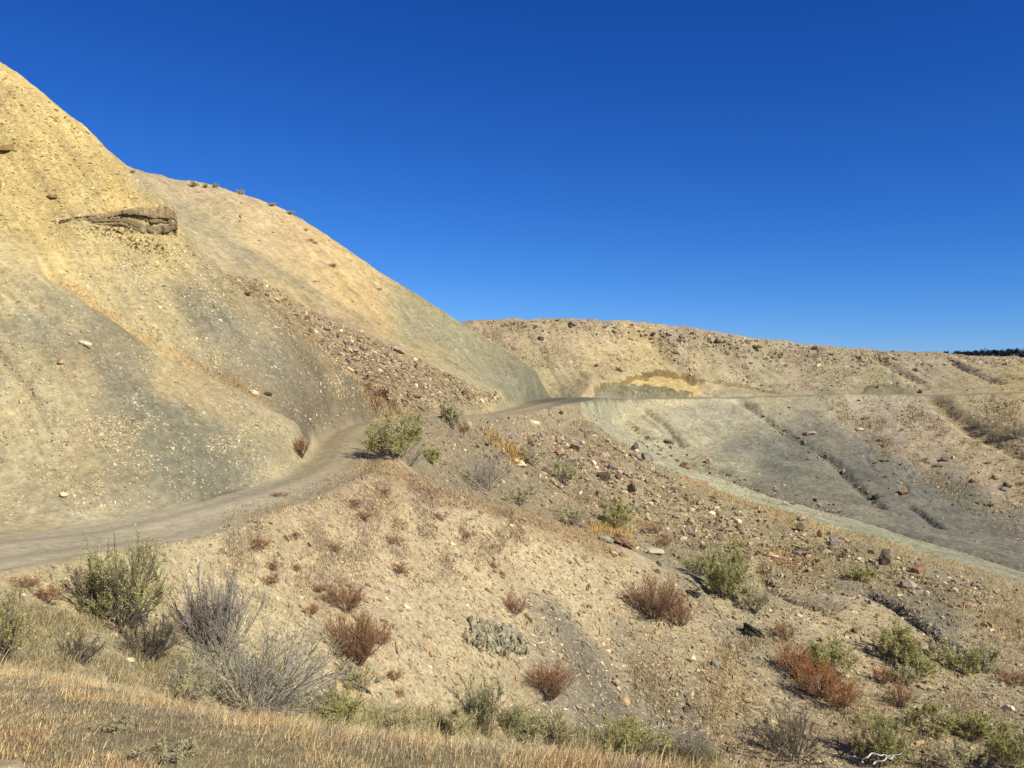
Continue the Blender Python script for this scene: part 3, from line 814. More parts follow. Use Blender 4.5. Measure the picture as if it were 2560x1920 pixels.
# ------------------------------------------------------------------ stones
def ico(sub):
    t = (1 + 5 ** .5) / 2
    v = [(-1, t, 0), (1, t, 0), (-1, -t, 0), (1, -t, 0), (0, -1, t), (0, 1, t), (0, -1, -t), (0, 1, -t), (t, 0, -1), (t, 0, 1), (-t, 0, -1), (-t, 0, 1)]
    f = [(0, 11, 5), (0, 5, 1), (0, 1, 7), (0, 7, 10), (0, 10, 11), (1, 5, 9), (5, 11, 4), (11, 10, 2), (10, 7, 6), (7, 1, 8), (3, 9, 4), (3, 4, 2), (3, 2, 6), (3, 6, 8), (3, 8, 9), (4, 9, 5), (2, 4, 11), (6, 2, 10), (8, 6, 7), (9, 8, 1)]
    v = [np.array(q, float) / np.linalg.norm(q) for q in v]
    for _ in range(sub):
        cache, nf = {}, []

        def mid(a, b):
            k = (min(a, b), max(a, b))
            if k not in cache:
                m = v[a] + v[b]; v.append(m / np.linalg.norm(m)); cache[k] = len(v) - 1
            return cache[k]
        for a, b, c in f:
            x, y, z = mid(a, b), mid(b, c), mid(c, a)
            nf += [(a, x, z), (b, y, x), (c, z, y), (x, y, z)]
        f = nf
    return np.array(v), np.array(f)


ICO = {k: ico(k) for k in (0, 1, 2, 3, 4)}


def rock_shape(seed, sub, dims, flat=.0, rough=.12, planes=14):
    """boulder cut from random planes, then worn; unit radius times dims"""
    r = np.random.default_rng(seed)
    d, f = ICO[sub]
    nr = r.normal(size=(planes, 3)); nr /= np.linalg.norm(nr, axis=1)[:, None]
    h = r.uniform(.62, 1.0, planes)
    dot = d @ nr.T
    rad = np.where(dot > .05, h / np.maximum(dot, .05), 9).min(1)
    rad = np.minimum(rad, 1.25)
    p = d * rad[:, None]
    o = r.uniform(0, 50, 3)
    nz = fbm(p[:, 0] * 1.7 + o[0], p[:, 1] * 1.7 + o[1], p[:, 2] * 1.7 + o[2], 4, .55)
    p = p * (1 + rough * nz[:, None])
    return p * np.asarray(dims), f


def rot_z(a):
    c, s_ = math.cos(a), math.sin(a)
    return np.array([[c, -s_, 0], [s_, c, 0], [0, 0, 1]])


def frame_from_normal(nrm):
    z = nrm / np.linalg.norm(nrm)
    x = np.cross([0, 1, 0], z); x /= np.linalg.norm(x)
    return np.stack([x, np.cross(z, x), z], 1)


def stones(name, polys, count, smin, smax, colours, flat=.45, seed=1, cover=None, sub=0, power=2.2, groundmix=.4, lift=.12, label="", var=.3):
    """many loose stones on the ground inside photo-plan polygons; sizes in photo pixels at their distance"""
    r = np.random.default_rng(seed)
    P_ = []
    for poly, wgt in polys:
        poly = np.array(poly, float)
        lo, hi = poly.min(0), poly.max(0)
        need, got = int(count * wgt), 0
        while got < need:
            q = r.uniform(lo, hi, (need * 2, 2))
            q = q[inpoly(q[:, 0], q[:, 1], poly)]
            if cover is not None:
                q = q[r.uniform(0, 1, len(q)) < cover(q)]
            P_.append(q[:need - got]); got += len(q[:need - got])
    q = np.concatenate(P_)
    p = at(q[:, 0], q[:, 1])
    ok = (p[:, 1] < 116)
    d_, _, _ = seg_info(p[:, 0], p[:, 1], roadp, 4)
    ok &= (d_ > np.interp(p[:, 1], *RW) * .95) | (r.uniform(0, 1, len(p)) < .12)
    p = p[ok]; n_ = len(p)
    s_ = smin * (1 - r.uniform(0, 1, n_)) ** (-1 / power)
    s_ = np.minimum(s_, smax * r.uniform(.6, 1, n_)) * p[:, 1] / F * .5
    nrm = normal_at(p)
    nrm = nrm + r.normal(size=nrm.shape) * .18; nrm /= np.linalg.norm(nrm, axis=1)[:, None]
    t = np.cross(nrm, r.normal(size=nrm.shape)); t /= np.linalg.norm(t, axis=1)[:, None]
    b = np.cross(nrm, t)
    tpl = []
    for k in range(10):
        if sub == 0:      # angular chip: a jittered, tapered slab of 10 corners
            m = 5
            an = np.sort(r.uniform(0, 2 * np.pi, m)); rr_ = r.uniform(.7, 1.15, m)
            lo_ = np.stack([np.cos(an) * rr_, np.sin(an) * rr_, -np.ones(m) * .8], 1)
            up = np.stack([np.cos(an) * rr_ * .82 + r.uniform(-.1, .1), np.sin(an) * rr_ * .82 + r.uniform(-.1, .1), r.uniform(.6, 1.1, m)], 1)
            v = np.vstack([lo_, up, [[0, 0, .9]]])
            f = [(i, (i + 1) % m, m + (i + 1) % m) for i in range(m)] + [(i, m + (i + 1) % m, m + i) for i in range(m)] + [(m + i, m + (i + 1) % m, 2 * m) for i in range(m)]
            tpl.append((v, np.array(f)))
        else:
            tpl.append(rock_shape(seed * 100 + k, sub, (1, 1, 1), planes=9))
    base = np.stack([np.interp(0, [0], [0]) + c for c in [alb(c) for c in colours]])
    ci = r.integers(0, len(base), n_)
    gcol = ground_colour(p)
    col = (base[ci] * (1 - groundmix) + gcol * groundmix) * np.exp(r.normal(0, var, (n_, 1)))
    V, Fc, Cc, off = [], [], [], 0
    ti = r.integers(0, 10, n_)
    fl = flat * np.exp(r.normal(0, .35, n_)); el = np.exp(r.normal(0, .28, n_))
    for k in range(10):
        w = np.where(ti == k)[0]
        v, f = tpl[k]
        loc = (v[None, :, 0, None] * t[w][:, None, :] * el[w, None, None] + v[None, :, 1, None] * b[w][:, None, :] / el[w, None, None] + v[None, :, 2, None] * nrm[w][:, None, :] * fl[w, None, None]) * s_[w, None, None]
        loc += p[w][:, None, :] + (nrm[w] * (lift * fl[w] * s_[w])[:, None])[:, None, :]
        V.append(loc.reshape(-1, 3))
        Fc.append((f[None] + (off + np.arange(len(w)) * len(v))[:, None, None]).reshape(-1, 3))
        Cc.append(np.repeat(col[w], len(v), 0)); off += len(w) * len(v)
    o = mesh_obj(name, np.concatenate(V), np.concatenate(Fc), M_STONE, np.concatenate(Cc), smooth=False)
    tag(o, label, "stones", None, "stuff")
    return o


def ground_colour(p):
    u = p[:, 0] / p[:, 1]
    fi = np.round(np.interp(u, ucols, np.arange(NU))).astype(int); fj = np.round(np.interp(np.log(p[:, 1]), np.log(drows), np.arange(NV))).astype(int)
    return COLR[fj * NU + fi]


def patchy(scale, lo, hi, seed=0):
    return lambda q: sstep(lo, hi, fbm(q[:, 0] / scale, q[:, 1] / scale, q[:, 0] * 0 + seed + .37, 3))


CREAM = [(216, 192, 144), (204, 176, 126), (228, 208, 166), (190, 162, 114)]
TANS = [(206, 178, 130), (180, 150, 108), (160, 140, 110), (222, 198, 150), (196, 152, 104), (140, 122, 98)]
PURP = [(150, 118, 104), (172, 138, 116), (134, 108, 98), (190, 156, 124), (120, 100, 88), (204, 176, 136)]
A_UP = [(-60, 115), (0, 165), (110, 245), (220, 335), (330, 435), (430, 540), (520, 660), (420, 690), (220, 640), (60, 600), (-60, 590)]
A_1 = [(-60, 650), (80, 690), (220, 780), (420, 905), (620, 1005), (760, 1110), (760, 1160), (640, 1215), (400, 1262), (180, 1290), (-60, 1298)]
A_2 = [(150, 680), (350, 640), (470, 610), (600, 730), (780, 870), (940, 1010), (880, 1050), (800, 1085), (650, 990), (480, 900), (300, 800)]
F_S = [(-60, 1440), (300, 1390), (560, 1300), (800, 1225), (980, 1165), (1200, 1258), (1450, 1345), (1620, 1410), (1850, 1490), (2100, 1560), (2300, 1640), (2560, 1750), (2620, 1935), (1700, 1935), (1000, 1840), (500, 1760), (-60, 1690)]
D_S = [(1020, 1060), (1290, 1040), (1420, 1015), (1520, 1085), (1720, 1205), (2000, 1310), (2300, 1400), (2620, 1500), (2620, 1700), (2400, 1600), (2130, 1450), (1850, 1470), (1560, 1370), (1300, 1265), (1100, 1205)]
A_3 = [(560, 690), (640, 700), (800, 790), (1000, 880), (1260, 1000), (1200, 1025), (1010, 1030), (900, 950), (740, 830)]
B_S = [(330, 430), (620, 490), (830, 605), (1150, 810), (1420, 985), (1260, 1000), (1000, 870), (700, 720), (480, 600)]
C_UP = [(1150, 805), (1450, 800), (1700, 822), (2000, 865), (2620, 900), (2620, 975), (1900, 980), (1720, 940), (1480, 950), (1330, 920)]
C_TOP = [(1180, 806), (1450, 800), (1700, 820), (2000, 863), (2620, 898), (2620, 915), (2200, 915), (1950, 905), (1750, 885), (1550, 845), (1300, 822)]
C_LO = [(2060, 1000), (2620, 1000), (2620, 1390), (2500, 1330), (2300, 1200), (2130, 1100)]
C_GR = [(1500, 1010), (2050, 1000), (2150, 1120), (2400, 1270), (2620, 1370), (2620, 1440), (2200, 1340), (1870, 1215), (1560, 1065)]
STRIP = [(1440, 1015), (1700, 1152), (2000, 1270), (2300, 1370), (2300, 1400), (2000, 1300), (1700, 1190), (1500, 1070)]

stones("shale_chips", [(A_1, .62), (A_2, .38)], 17000, 2.6, 13, CREAM, .35, 1, cover=lambda q: .12 + .88 * patchy(110, -.05, .35, 1)(q), groundmix=.12, var=.15, label="pale shale chips strewn over the grey cut slope")
stones("shale_chips", [(A_UP, 1)], 9000, 2.6, 16, [(222, 190, 118), (200, 166, 100), (232, 204, 140), (180, 150, 96)], .3, 2, groundmix=.35, var=.18, label="yellow clay chips on the upper slope of the near hill")
stones("gravel", [(F_S, .8), ([(1500, 1500), (1720, 1440), (2100, 1545), (2300, 1625), (2620, 1750), (2620, 1940), (1700, 1930)], .2)], 62000, 2.8, 22, TANS, .38, 3, groundmix=.35, var=.22, label="tan gravel and shale flakes covering the near slope")
stones("rubble", [(D_S, .62), (A_3, .38)], 24000, 2.5, 21, PURP + TANS + TANS + CREAM, .5, 4, groundmix=.35, power=2.2, label="mixed brown and tan rubble on the rocky spurs")
stones("ridge_rubble", [(C_TOP, .42), (C_UP, .26), (C_LO, .27), (B_S, .05)], 5200, 2.3, 11, PURP + TANS, .55, 5, groundmix=.5, power=2.1, label="purplish stones scattered over the far ridge and its crest")
stones("pebbles", [(C_GR, .6), (STRIP, .25), (C_LO, .15)], 1400, 2.2, 9, PURP + CREAM, .5, 6, groundmix=.2, label="sparse pebbles on the smooth grey faces")
stones("shale_flakes", [([(1000, 1600), (1400, 1540), (1700, 1680), (1960, 1850), (1500, 1880), (1100, 1810)], .6), ([(300, 1480), (1000, 1420), (1500, 1480), (1900, 1640), (1500, 1700), (700, 1640)], .4)], 2600, 5, 26, CREAM + TANS + [(206, 160, 108)], .25, 16, groundmix=.15, power=2.4, label="larger pale shale flakes lying on the lower tan slope")
stones("orange_gravel", [([(1890, 1376), (1950, 1362), (2050, 1388), (2080, 1420), (2010, 1436), (1930, 1404)], 1)], 420, 2.6, 12, [(186, 134, 84), (204, 160, 106), (150, 106, 66)], .5, 17, groundmix=.1, label="patch of orange gravel on the stony spur")
stones("gravel", [([(1700, 1400), (1900, 1440), (2150, 1436), (2400, 1590), (2620, 1690), (2620, 1790), (2300, 1660), (2100, 1575), (1850, 1505)], 1)], 7000, 2.8, 18, TANS, .4, 18, groundmix=.4, var=.22, label="tan gravel on the banks of the grey wash")
stones("boulder_rubble", [([(1250, 1085), (1480, 1085), (1640, 1170), (1760, 1260), (1900, 1330), (1700, 1370), (1560, 1330), (1450, 1260), (1300, 1180)], .6), ([(1700, 1230), (2100, 1340), (2500, 1480), (2450, 1540), (2150, 1440), (1800, 1380)], .25), ([(680, 770), (1000, 890), (1220, 1000), (1150, 1020), (900, 940)], .10)], 1450, 4.5, 19, PURP + [(178, 148, 124), (156, 118, 94)] + TANS, .75, 19, sub=1, groundmix=.15, power=2.0, lift=.3, label="brown and mauve broken rock strewn through the boulder field")
stones("wash_stones", [([(2180, 1460), (2260, 1495), (2340, 1560), (2420, 1630), (2400, 1650), (2310, 1580), (2220, 1510), (2160, 1475)], 1)], 260, 3, 13, [(130, 122, 108), (150, 140, 122), (110, 102, 90)], .6, 20, groundmix=.3, label="grey stones along the bottom of the wash")
# debris lying in the far gullies
for nm, poly, w, cnt, sd in [("gully_debris", [(1560, 1068), (1700, 1148), (1870, 1215), (2000, 1254), (2120, 1290)], 17, 420, 7), ("gully_debris", [(1880, 1035), (2000, 1105), (2060, 1145), (2140, 1215), (2200, 1275)], 10, 230, 8),
                             ("gully_debris", [(1130, 1060), (1180, 1085), (1230, 1130), (1280, 1160)], 24, 380, 9), ("gully_debris", [(1650, 845), (1690, 890), (1740, 935)], 9, 150, 10)]:
    g = catmull(np.array([(a, b, 0) for a, b in poly], float), 6)
    band = np.vstack([g[:, :2] + [w * .5, -w], (g[:, :2] + [-w * .5, w])[::-1]])
    stones(nm, [(band, 1)], cnt, 2.6, 15, PURP + TANS, .55, sd, groundmix=.45, power=1.8, label=["brown stones choking the gully at the foot of the pale strip", "brown stones in the gully between the two grey faces", "heap of pale broken rock below the road", "stones in the dry rill on the far ridge"][sd - 7])

# ------------------------------------------------------------------ plants
def tubes(pts, r0, r1, sides=3):
    """pts (n,k,3) polylines -> tapered tubes"""
    n_, k, _ = pts.shape
    tan = np.gradient(pts, axis=1)
    tan /= np.linalg.norm(tan, axis=2, keepdims=True) + 1e-9
    ref = np.where(np.abs(tan[..., 2:3]) > .9, np.array([1., 0, 0]), np.array([0, 0, 1.]))
    a = np.cross(tan, ref); a /= np.linalg.norm(a, axis=2, keepdims=True) + 1e-9
    b = np.cross(tan, a)
    rad = (r0[:, None] * (1 - np.linspace(0, 1, k)) + r1[:, None] * np.linspace(0, 1, k))[..., None]
    ring = [pts + rad * (math.cos(t) * a + math.sin(t) * b) for t in 2 * np.pi * np.arange(sides) / sides]
    v = np.stack(ring, 2).reshape(-1, 3)
    idx = np.arange(n_ * k * sides).reshape(n_, k, sides)
    f = [np.stack([idx[:, :-1, s_], idx[:, :-1, (s_ + 1) % sides], idx[:, 1:, (s_ + 1) % sides], idx[:, 1:, s_]], -1).reshape(-1, 4) for s_ in range(sides)]
    return v, np.concatenate(f), k * sides


def grow(r, base, dirs, length, k, bend, wig):
    """polylines from base along dirs, bending by `bend` (per unit length, vector) with wiggle"""
    n_ = len(base)
    out = np.empty((n_, k, 3)); out[:, 0] = base
    d = dirs.copy()
    step = (length / (k - 1))[:, None]
    for i in range(1, k):
        d = d + bend * step + r.normal(0, wig, d.shape)
        d /= np.linalg.norm(d, axis=1, keepdims=True) + 1e-9
        out[:, i] = out[:, i - 1] + d * step
    return out


def sample_on(r, pl, m, lo, hi):
    n_, k, _ = pl.shape
    i = r.integers(0, n_, m); t = r.uniform(lo, hi, m) * (k - 1)
    j = np.clip(t.astype(int), 0, k - 2); f = (t - j)[:, None]
    p = pl[i, j] * (1 - f) + pl[i, j + 1] * f
    d = pl[i, j + 1] - pl[i, j]; d /= np.linalg.norm(d, axis=1, keepdims=True) + 1e-9
    return p, d, (t / (k - 1))


def leaves(r, p, d, ln, wd, spread=.7):
    n_ = len(p)
    a = d + r.normal(0, spread, (n_, 3)); a /= np.linalg.norm(a, axis=1, keepdims=True) + 1e-9
    b = np.cross(a, r.normal(size=(n_, 3))); b /= np.linalg.norm(b, axis=1, keepdims=True) + 1e-9
    ln = (ln * np.exp(r.normal(0, .3, n_)))[:, None]; wd = (wd * np.exp(r.normal(0, .25, n_)))[:, None]
    v = np.stack([p, p + a * ln * .5 + b * wd * .5, p + a * ln, p + a * ln * .5 - b * wd * .5], 1)
    return v.reshape(-1, 3), np.arange(n_ * 4).reshape(-1, 4)


KINDS = {
    # stem colour, leaf colours, number of stems, twigs, fine twigs, leaves, leaf length, spread of the stems, up-pull, leaf zone
    "green":   dict(stem=(132, 116, 94), leaf=[(160, 154, 92), (142, 138, 86), (178, 164, 108), (124, 120, 76)], ns=44, nt=220, nf=900, nl=26000, ll=.062, lw=.012, spread=1.0, up=.35, lz=(.06, 1)),
    "pale":    dict(stem=(132, 118, 96), leaf=[(164, 154, 112), (148, 142, 104), (176, 164, 122)], ns=34, nt=190, nf=800, nl=20000, ll=.045, lw=.012, spread=.8, up=.4, lz=(.2, 1)),
    "arching": dict(stem=(158, 148, 128), leaf=[(150, 144, 98), (164, 152, 110), (132, 128, 86)], ns=56, nt=340, nf=1200, nl=20000, ll=.042, lw=.011, spread=1.0, up=-.15, lz=(.35, 1)),
    "bare":    dict(stem=(152, 140, 122), leaf=[(150, 140, 100)], ns=34, nt=210, nf=1400, nl=1200, ll=.03, lw=.01, spread=.8, up=.25, lz=(.5, 1)),
    "dark":    dict(stem=(100, 88, 74), leaf=[(120, 112, 74), (132, 124, 86)], ns=30, nt=200, nf=1400, nl=2600, ll=.035, lw=.012, spread=.85, up=.15, lz=(.4, 1)),
    "russet":  dict(stem=(140, 112, 84), leaf=[(148, 106, 68), (140, 106, 76), (164, 124, 82), (152, 130, 98)], ns=90, nt=420, nf=2000, nl=7500, ll=.035, lw=.008, spread=.85, up=.15, lz=(.45, 1)),
    "rust":    dict(stem=(150, 118, 88), leaf=[(166, 112, 62), (152, 104, 62), (178, 128, 76), (146, 118, 84)], ns=90, nt=420, nf=2000, nl=8000, ll=.038, lw=.010, spread=.85, up=.15, lz=(.4, 1)),
    "mat":     dict(stem=(158, 148, 124), leaf=[(146, 138, 100), (134, 126, 92), (158, 146, 106)], ns=46, nt=160, nf=400, nl=16000, ll=.045, lw=.012, spread=1.15, up=.3, lz=(0, 1)),
    "tall":    dict(stem=(104, 92, 72), leaf=[(136, 136, 90), (152, 148, 100), (118, 120, 78)], ns=12, nt=90, nf=420, nl=7000, ll=.040, lw=.011, spread=.30, up=.6, lz=(.35, 1)),
}


def shrub_mesh(kind, w, h, seed, detail=1.0, leafscale=1.0):
    K = KINDS[kind]
    r = np.random.default_rng(seed)
    ns, nt, nf, nl = [max(3, int(K[q] * detail)) for q in ("ns", "nt", "nf", "nl")]
    th = r.uniform(0, 2 * np.pi, ns); el = np.sqrt(r.uniform(0.01, 1, ns)) * K["spread"] * 1.25
    d = np.stack([np.cos(th) * np.sin(el), np.sin(th) * np.sin(el), np.cos(el)], 1)
    base = np.stack([np.cos(th), np.sin(th), th * 0], 1) * (r.uniform(0, .22, ns))[:, None]; base[:, 2] -= .06
    up = np.array([0, 0, K["up"]])
    s0 = grow(r, base, d, r.uniform(.6, 1.05, ns), 7, up * .9, .09)
    p, dd, t = sample_on(r, s0, nt, .25, .95)
    d1 = dd + r.normal(0, .45, dd.shape); d1[:, 2] += .15; d1 /= np.linalg.norm(d1, axis=1, keepdims=True)
    s1 = grow(r, p, d1, r.uniform(.18, .42, nt) * (1.2 - .5 * t), 5, up, .12)
    p, dd, t = sample_on(r, s1, nf, .2, 1)
    d2 = dd + r.normal(0, .5, dd.shape); d2[:, 2] += .1; d2 /= np.linalg.norm(d2, axis=1, keepdims=True)
    s2 = grow(r, p, d2, r.uniform(.07, .2, nf), 4, up, .15)
    allp = np.concatenate([s0.reshape(-1, 3), s1.reshape(-1, 3), s2.reshape(-1, 3)])
    rx = np.percentile(np.abs(allp[:, :2]), 97); rz = np.percentile(allp[:, 2], 98.5)
    S = np.array([w / 2 / rx, w / 2 / rx, h / rz])
    s0, s1, s2 = s0 * S, s1 * S, s2 * S
    sz = (w + h) / 2
    m0 = .0075 * sz ** .5; 
    v0, f0, _ = tubes(s0, np.full(ns, m0), np.full(ns, m0 * .45), 4)
    v1, f1, _ = tubes(s1, np.full(nt, m0 * .5), np.full(nt, m0 * .25), 3)
    v2, f2, _ = tubes(s2, np.full(nf, m0 * .32), np.full(nf, m0 * .16), 3)
    V = np.concatenate([v0, v1, v2]); Fq = np.concatenate([f0, f1 + len(v0), f2 + len(v0) + len(v1)])
    sc_ = alb0(K["stem"]) * 1.55
    C = np.concatenate([np.tile(sc_ * .85, (len(v0), 1)), np.tile(sc_, (len(v1), 1)), np.tile(sc_ * 1.08, (len(v2), 1))])
    C = C * np.repeat(np.exp(r.normal(0, .22, len(V) // 1)), 1)[:, None]
    if kind in ("russet", "rust"):
        hh = sstep(.25, .8, V[:, 2] / h)[:, None]
        C = C * (1 - .7 * hh) + alb0(K["leaf"][0]) * 1.5 * .7 * hh
    lo, hi = K["lz"]
    mix = r.uniform(0, 1, nl) < .75
    p2, d2, t2 = sample_on(r, s2, nl, .1, 1); p1, d1, t1 = sample_on(r, s1, nl, .4, 1)
    lp = np.where(mix[:, None], p2, p1); ld = np.where(mix[:, None], d2, d1)
    keep = (lp[:, 2] / h + r.normal(0, .12, nl)) > lo * .8
    # foliage thins out in patches, so the twigs show
    pn = fbm(lp[:, 0] * 3.2 / sz + seed, lp[:, 1] * 3.2 / sz, lp[:, 2] * 3.2 / sz, 2)
    keep &= pn > r.normal(-.10, .12, nl)
    lp, ld, pn = lp[keep], ld[keep], pn[keep]
    lv, lf = leaves(r, lp, ld, K["ll"] * leafscale, K["lw"] * leafscale)
    lc = np.array([alb0(c) for c in K["leaf"]])[r.integers(0, len(K["leaf"]), len(lp))] * np.exp(r.normal(0, .2, (len(lp), 1))) * 2.5
    return (V, Fq, C), (lv, lf, np.repeat(lc, 4, 0))


def put_shrub(name, kind, px, py, wpx, hpx, label, cat="shrub", group=None, seed=0, detail=None):
    p = at(px, py)
    d = float(p[1])
    w, h = wpx * d / F, hpx * d / F
    det = detail if detail is not None else float(np.clip(hpx / 110, .3, 1.6))
    ls = .42 if kind == 'mat' else float(np.clip(d / 24, .3, 1.35))
    st, lf = shrub_mesh(kind, w, h, seed + 100, det, ls)
    o = empty(name, tuple(p))
    tag(o, label, cat, group)
    mesh_obj("stems", *st[:2], M_TWIG, st[2], parent=o, smooth=True)
    if len(lf[0]): mesh_obj("foliage", lf[0], lf[1], M_LEAF, lf[2], parent=o, smooth=False)
    return o


SH = [  # name, kind, base column, base row, width, height, label
    ("green_shrub", "green", 300, 1556, 200, 190, "large green shrub with bare dark twigs below the left end of the road"),
    ("bare_shrub", "bare", 545, 1635, 190, 200, "upright grey shrub with pale bare stems beside the arching shrub"),
    ("grey_shrub", "arching", 625, 1775, 410, 205, "widest shrub, grey arching branches leaning over the grassy bank"),
    ("dead_shrub", "dark", 370, 1650, 150, 115, "dark dead thicket in the hollow under the green shrub"),
    ("green_shrub", "green", -15, 1655, 170, 165, "green shrub cut off by the left edge above the orange grass"),
    ("pale_shrub", "pale", 465, 1760, 150, 85, "low silvery green plant at the foot of the arching grey shrub"),
    ("twiggy_shrub", "dark", 190, 1655, 110, 70, "small dark twiggy bush with a yellow stone beside it"),
    ("russet_shrub", "russet", 890, 1655, 148, 118, "big round russet bush right of the arching grey shrub"),
    ("russet_shrub", "russet", 862, 1522, 105, 62, "orange brown low bush uphill of the big round russet bush"),
    ("russet_shrub", "russet", 955, 1610, 60, 40, "small russet clump touching the big round russet bush"),
    ("russet_shrub", "russet", 1292, 1532, 66, 46, "lone small russet bush on the open slope above the cactus patch"),
    ("russet_shrub", "russet", 1375, 1742, 118, 82, "russet bush below the cactus patch beside grey shale"),
    ("russet_shrub", "russet", 1635, 1540, 135, 100, "large russet bush in the middle of the slope left of the black rock"),
    ("russet_shrub", "russet", 1695, 1562, 95, 62, "russet and olive bush trailing below the large russet bush"),
    ("green_shrub", "green", 1812, 1492, 112, 132, "bright green upright shrub with a long dark shadow in the side gully"),
    ("pale_shrub", "pale", 1752, 1440, 80, 55, "faded pale bush just uphill of the bright green upright shrub"),
    ("pale_shrub", "pale", 1880, 1530, 70, 60, "thin pale bush just downhill of the bright green upright shrub"),
    ("rust_shrub", "rust", 1985, 1690, 95, 80, "bright rust bush at the upper end of the rust coloured row"),
    ("rust_shrub", "rust", 2045, 1740, 110, 85, "bright rust bush in the middle of the rust coloured row"),
    ("rust_shrub", "rust", 2098, 1770, 80, 70, "deep rust bush at the lower end of the rust coloured row"),
    ("pale_shrub", "green", 2075, 1680, 100, 75, "yellow green bush growing just behind the rust coloured row"),
    ("russet_shrub", "russet", 1965, 1595, 60, 40, "small faded russet bush above the rust coloured row"),
    ("green_shrub", "green", 2240, 1648, 92, 78, "dense green shrub with black shadow beside the grey wash"),
    ("green_shrub", "green", 2290, 1688, 88, 70, "rounded green shrub just below the dense one beside the grey wash"),
    ("green_shrub", "pale", 2345, 1650, 62, 50, "small dull green bush on the bank between the wash boulders"),
    ("russet_shrub", "russet", 2252, 1765, 62, 58, "dark red bush below the pair of green shrubs by the wash"),
    ("russet_shrub", "russet", 2205, 1710, 46, 42, "little red bush left of the pair of green shrubs by the wash"),
    ("pale_shrub", "pale", 2255, 1715, 60, 45, "thin yellowish bush between two red bushes near the wash"),
    ("green_shrub", "green", 2410, 1685, 75, 52, "olive bush at the lower end of the grey wash"),
    ("green_shrub", "pale", 2460, 1680, 70, 66, "taller pale olive bush at the lower end of the grey wash"),
    ("russet_shrub", "russet", 2528, 1712, 76, 40, "low maroon bush near the right edge below the wash"),
    ("green_shrub", "green", 985, 1140, 150, 98, "leafy green shrub on the outer edge of the road bend"),
    ("pale_shrub", "bare", 1020, 1165, 100, 50, "grey brushy growth under the leafy shrub on the road bend"),
    ("green_shrub", "green", 1078, 1160, 42, 34, "small vivid green bush on the ridge below the road bend"),
    ("green_shrub", "pale", 1125, 1066, 58, 64, "yellow green bush standing at the roadside beyond the bend"),
    ("russet_shrub", "russet", 1155, 1085, 40, 24, "little red bush beside the yellow green roadside bush"),
    ("bare_shrub", "bare", 1212, 1222, 140, 88, "leafless grey shrub fanning out on the ridge below the bend"),
    ("sage_shrub", "pale", 1328, 1162, 66, 44, "grey green bush among the boulders, higher of two"),
    ("sage_shrub", "pale", 1412, 1208, 76, 58, "grey green bush among the boulders, lower of two"),
    ("green_shrub", "green", 1535, 1318, 72, 70, "green bush with dark shadow above the red sandstone slab"),
    ("russet_shrub", "russet", 1637, 1334, 50, 30, "short red bush right of the bush above the sandstone slab"),
    ("russet_shrub", "russet", 1660, 1364, 42, 24, "short red bush right of the sandstone slab"),
    ("sage_shrub", "pale", 1300, 1258, 90, 42, "wispy grey bush on the brown ridge line"),
    ("sage_shrub", "pale", 1435, 1312, 110, 48, "pale wispy bush farther down the brown ridge line"),
    ("sage_shrub", "bare", 2065, 1535, 130, 46, "long low grey brush in the side gully above the wash"),
    ("green_shrub", "green", 2158, 1452, 62, 34, "low green bush at the head of the grey wash"),
    ("tall_shrub", "tall", 1205, 1835, 110, 165, "slender tall shrub standing alone behind the grassy bank"),
    ("tall_shrub", "tall", 1290, 1845, 120, 100, "shorter slender shrub right of the slender tall one"),
    ("grey_shrub", "pale", 1370, 1855, 170, 85, "grey green bush at the bank edge under the russet bush"),
    ("green_shrub", "green", 1570, 1890, 180, 105, "spreading green bush rising behind the bank near the middle"),
    ("green_shrub", "green", 845, 1815, 150, 110, "dull green bush at the right end of the arching grey shrub"),
    ("green_shrub", "pale", 890, 1725, 100, 65, "small pale green bush under the big round russet bush"),
    ("grey_shrub", "pale", 985, 1830, 150, 60, "low grey plant along the bank right of the dull green bush"),
    ("grey_shrub", "pale", 1110, 1840, 130, 80, "feathery grey bush left of the slender tall shrub"),
    ("grey_shrub", "bare", 1720, 1900, 150, 95, "ashen bush at the bank end near the bottom edge"),
    ("dark_shrub", "dark", 1985, 1900, 230, 150, "large dark tangle of bare twigs at the bottom edge"),
    ("green_shrub", "green", 2210, 1905, 140, 140, "tall green shrub with dark stems right of the dark tangle"),
    ("green_shrub", "green", 2325, 1830, 130, 75, "vivid green bush in the row at lower right, left end"),
    ("green_shrub", "green", 2435, 1842, 105, 72, "deep green bush in the row at lower right, middle"),
    ("green_shrub", "green", 2540, 1925, 140, 125, "large green bush filling the lower right corner"),
    ("green_shrub", "pale", 2400, 1925, 120, 70, "pale olive bush at the bottom edge left of the corner bush"),
    ("russet_shrub", "russet", 943, 1000, 26, 30, "single red bush at the foot of the shale slope by the road"),
    ("russet_shrub", "russet", 752, 1148, 34, 50, "brown bush on the pale bank inside the road bend"),
]
SH += [("pale_shrub", "mat", 290, 1826, 130, 28, "silvery low mat plant in the grass of the bank, upper of two"),
       ("pale_shrub", "mat", 410, 1900, 150, 34, "silvery low mat plant in the grass of the bank, lower of two")]
SH = [tuple(q[:4]) + ((q[4] * .86, q[5] * .86) if q[3] > 1790 else (q[4], q[5])) + tuple(q[6:]) for q in SH]
for k, q in enumerate(SH):
    put_shrub(*q, seed=k)

# small dry clumps on the open slope, and far bushes: plain repeats
protoT = {}


def proto(kind, seed, det):
    st, lf = shrub_mesh(kind, 1.0, .8, seed, det, 2.2)
    o = [mesh_obj("stems", *st[:2], M_TWIG, st[2], link=False), mesh_obj("foliage", lf[0], lf[1], M_LEAF, lf[2], smooth=False, link=False)]
    return o


